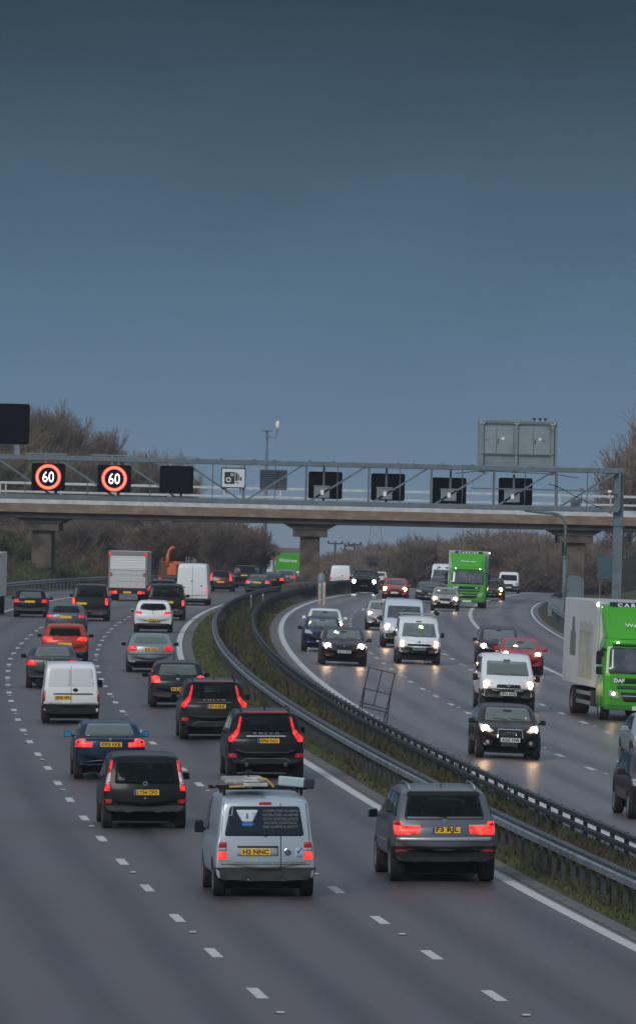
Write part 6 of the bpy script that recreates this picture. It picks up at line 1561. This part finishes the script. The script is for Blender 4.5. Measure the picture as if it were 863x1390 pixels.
c = Car('saloon_car', 'silver-blue car cut off by the right edge, above the dark purple-brown one', 'car', 'saloon', 4.5, 1.78, 1.44, paint('silver sky', (.30, .36, .42), .4, .2), 902, 1046, way=-1)
c.wheels(.33, alloy=ALLOY); c.sides(); c.mirrors(.65, .68)
front(c, WSF, [(.55, .47), (.92, .50), (.93, .60), (.62, .56)], (.78, .53, .08), [(-.36, .40), (.36, .40), (.4, .5), (-.4, .5)], [(-.6, .2), (.6, .2), (.6, .3), (-.6, .3)], (0, .34), None, lit=False)
c = Car('estate_car', 'dark purple-brown car cut off by the right edge, lowest of the oncoming cars', 'car', 'estate', 4.6, 1.82, 1.50, paint('purple brown', (.045, .032, .04), .5, .2), 909, 1116, way=-1)
c.wheels(.35, alloy=ALLOY); c.sides(); c.mirrors(.65, .66)
front(c, WSF, [(.55, .47), (.92, .50), (.93, .60), (.62, .56)], (.78, .53, .08), [(-.36, .40), (.36, .40), (.4, .5), (-.4, .5)], [(-.6, .2), (.6, .2), (.6, .3), (-.6, .3)], (0, .34), None, lit=False)
c = Car('compact_van', 'white compact van with a bar across its roof, above the tilted metal frame', 'van', 'mpv', 4.28, 1.80, 1.92, WHITEP, 567.5, 902, way=-1, tumble=.085)
c.wheels(.32); c.sides(); c.mirrors(.69, .60, BLACK, (.14, .1, .22))
front(c, [(-.78, .57), (.78, .57), (.68, .85), (-.68, .85)], [(.62, .375), (.86, .37), (.90, .47), (.70, .50), (.62, .44)], (.74, .43, .105), [(-.52, .385), (.52, .385), (.52, .425), (-.52, .425)], [(-.5, .17), (.5, .17), (.5, .23), (-.5, .23)], (0, .325), None, bump=[(-.93, .17), (.93, .17), (.93, .34), (.5, .355), (-.5, .355), (-.93, .34)], badge=(0, .47, .05))
c.plate('F', 0, .325, 'NA55 VYB', m=mat('pale blue plate', (.36, .48, .52), .5))
b = MB().bar((-.80, .1, 2.02), (.80, .1, 2.02), .06, .06)
for g in (-.7, .7): b.bar((g, .1, 1.88), (g, .1, 2.0), .05)
b.obj('roof_bar', mat('pale steel bar', (.35, .4, .45), .4, .6), c.root)
MB().tube([(-.72, -.9, 2.06), (-.72, 1.0, 2.06)], .09, 8).obj('pipe_carrier', BLACK, c.root)
c = Car('panel_van', 'taller pale blue-white van behind the compact van with the roof bar', 'van', 'van', 4.9, 1.95, 2.15, paint('ice white', (.50, .58, .66), .0, .25), 547, 880, way=-1, tumble=.10)
c.wheels(.34); c.sides(); c.mirrors(.76, .58, BLACK, (.16, .1, .25))
front(c, [(-.78, .60), (.78, .60), (.72, .86), (-.72, .86)], [(.62, .40), (.88, .38), (.92, .48), (.66, .48)], (.76, .43, .12), [(-.4, .36), (.4, .36), (.4, .44), (-.4, .44)], None, (0, .28), None, bump=[(-.93, .14), (.93, .14), (.93, .30), (-.93, .30)])
c = Car('hatchback', 'pale silver hatchback just left of the tall pale blue-white van', 'car', 'hatch', 4.0, 1.70, 1.48, paint('pale silver', (.42, .44, .45), .3, .15), 518, 856, way=-1)
c.wheels(); c.sides(); c.mirrors(.66, .64)
front(c, WSF, [(.52, .50), (.9, .54), (.9, .62), (.6, .58)], (.72, .56, .10), [(-.3, .36), (.3, .36), (.34, .46), (-.34, .46)], [(-.6, .2), (.6, .2), (.6, .28), (-.6, .28)], (0, .34), None, one=-1)
c = Car('saloon_car', 'very dark saloon leading three cars in the lane beside the reserve, both headlamps lit', 'car', 'hatch', 4.75, 1.86, 1.48, paint('matt brown black', (.030, .026, .026), .4, .2), 466, 904, way=-1)
c.wheels(.32); c.sides(glass=GLASSL); c.mirrors(.66, .66, BLACK)
front(c, WSF, [(.50, .46), (.90, .50), (.92, .60), (.58, .55)], (.70, .52, .115), [(-.40, .42), (.40, .42), (.44, .50), (-.44, .50)], [(-.5, .20), (.5, .20), (.58, .30), (-.58, .30)], (0, .375), 'ND10 KDB', badge=(0, .515, .04))
c = Car('hatchback', 'dark navy hatchback directly behind the very dark saloon', 'car', 'hatch', 4.0, 1.72, 1.48, paint('navy', (.015, .022, .065), .4, .15), 437, 885, way=-1)
c.wheels(); c.sides(glass=GLASSL); c.mirrors(.66, .64)
front(c, WSF, [(.50, .50), (.88, .52), (.86, .63), (.58, .59)], (.66, .56, .11), [(-.36, .36), (.36, .36), (.4, .48), (-.4, .48)], None, (0, .32), None, hm=HEADB, one=1)
c.patch('painted_reflection', 'F', [(-.4, .84), (.35, .84), (.32, .90), (-.38, .90)], mat('pale painted reflection', (.20, .26, .25), .3), eps=.014)  # pale patch laid on the windscreen as a painted reflection
c = Car('saloon_car', 'white saloon with white mirrors, last of three in the lane beside the reserve', 'car', 'saloon', 4.5, 1.76, 1.42, WHITEP, 440, 869, way=-1)
c.wheels(); c.sides(glass=GLASSL); c.mirrors(.64, .68, None, (.18, .1, .13))
front(c, WSF, [(.50, .48), (.9, .50), (.9, .58), (.56, .56)], (.80, .54, .09), [(-.3, .38), (.3, .38), (.32, .5), (-.32, .5)], [(-.6, .2), (.6, .2), (.6, .28), (-.6, .28)], (0, .3), None)
c = Car('four_wheel_drive', 'boxy black four-wheel-drive car with bright white headlamps, farthest up beside the reserve', 'car', 'box4x4', 4.6, 1.92, 1.78, paint('charcoal', (.020, .022, .026), .3, .2), 494, None, Y=557, way=-1)
c.wheels(.37); c.sides(); c.mirrors(.70, .64, BLACK)
front(c, [(-.80, .705), (.80, .705), (.72, .90), (-.72, .90)], [(.62, .46), (.92, .46), (.92, .57), (.62, .57)], (.76, .515, .14), [(-.5, .44), (.5, .44), (.5, .55), (-.5, .55)], [(-.6, .2), (.6, .2), (.6, .28), (-.6, .28)], (0, .34), None, hm=mat('lit white headlamp', (1, 1, 1), .3, emit=(.95, .97, 1), es=30))
c = Car('hatchback', 'red-orange hatchback with both headlamps lit, right of the boxy black four-wheel-drive', 'car', 'hatch', 4.1, 1.76, 1.46, paint('brick red', (.40, .065, .035), .2, .2), 536, None, Y=520, way=-1)
c.wheels(); c.sides(); c.mirrors(.66, .64)
front(c, WSF, [(.55, .47), (.92, .47), (.92, .58), (.6, .58)], (.76, .50, .13), [(-.34, .4), (.34, .4), (.34, .48), (-.34, .48)], [(-.6, .2), (.6, .2), (.6, .3), (-.6, .3)], (0, .32), None)
c = Car('saloon_car', 'dark grey saloon with one lit headlamp, left of the pale silver saloon', 'car', 'saloon', 4.6, 1.80, 1.45, paint('dull plum grey', (.05, .048, .055), .4, .2), 582, None, Y=505, way=-1)
c.wheels(); c.sides(glass=GLASSL); c.mirrors(.65, .67)
front(c, WSF, [(.50, .48), (.9, .50), (.9, .60), (.56, .56)], (.74, .53, .12), [(-.3, .38), (.3, .38), (.32, .5), (-.32, .5)], None, (0, .3), None, one=1)
c = Car('estate_car', 'dim grey car between the dark grey saloon and the far green lorry', 'car', 'estate', 4.6, 1.78, 1.50, paint('dim grey', (.10, .11, .12), .4, .2), 597, None, Y=560, way=-1)
c.wheels(); c.sides(); c.mirrors(); front(c, WSF, [(.5, .48), (.9, .5), (.9, .58), (.56, .56)], None, [(-.3, .38), (.3, .38), (.32, .5), (-.32, .5)], None, (0, .3), None, lit=False)
c = Car('saloon_car', 'pale silver saloon with both headlamps lit, just in front of the far green lorry', 'car', 'saloon', 4.63, 1.76, 1.45, paint('warm silver', (.36, .35, .34), .4, .2), 604.5, None, Y=460, way=-1)
c.wheels(); c.sides(glass=GLASSL); c.mirrors(.65, .67)
front(c, WSF, [(.46, .46), (.92, .48), (.92, .58), (.50, .55)], (.70, .52, .115), [(-.40, .44), (.40, .44), (.36, .53), (-.36, .53)], [(-.7, .2), (.7, .2), (.7, .26), (-.7, .26)], (0, .375), None)
c = Car('people_carrier', 'greenish-grey car with an orange-lit headlamp, right of the far green lorry', 'car', 'mpv', 4.2, 1.76, 1.60, paint('green grey', (.13, .14, .12), .4, .2), 668, None, Y=545, way=-1)
c.wheels(); c.sides(glass=GLASSL); c.mirrors(.67, .62)
front(c, [(-.74, .64), (.74, .64), (.68, .90), (-.68, .90)], [(.52, .42), (.9, .44), (.9, .54), (.6, .52)], (.70, .49, .13), [(-.3, .38), (.3, .38), (.32, .46), (-.32, .46)], [(-.5, .2), (.5, .2), (.55, .28), (-.55, .28)], (0, .28), None, hm=mat('warm lit headlamp', (1, 1, 1), .3, emit=(1, .62, .30), es=26), one=1)
c.both('fog_light', 'F', [(.62, .26), (.72, .26), (.72, .32), (.62, .32)], AMBER, eps=.03)
c = Car('panel_van', 'small white van, rightmost of the distant oncoming vehicles', 'van', 'van', 4.2, 1.83, 1.82, WHITEP, 690, None, Y=640, way=-1)
c.wheels(.31); c.sides(); c.mirrors(.72, .58, BLACK)
front(c, [(-.78, .60), (.78, .60), (.70, .86), (-.70, .86)], [(.62, .42), (.88, .42), (.9, .50), (.66, .52)], None, [(-.4, .36), (.4, .36), (.4, .44), (-.4, .44)], None, (0, .28), None, lit=False, bump=[(-.93, .14), (.93, .14), (.93, .36), (-.93, .36)], glass=GLASS)
c = Car('panel_van', 'tall white van half hidden behind the left side of the far green lorry', 'van', 'bigvan', 5.5, 1.98, 2.35, WHITEP, 600, None, Y=590, way=-1)
c.wheels(.34); c.sides(); c.mirrors(.82, .52, BLACK)
front(c, [(-.78, .50), (.78, .50), (.72, .80), (-.72, .80)], [(.62, .34), (.88, .34), (.9, .42), (.66, .44)], None, [(-.4, .28), (.4, .28), (.4, .38), (-.4, .38)], None, (0, .22), None, lit=False)
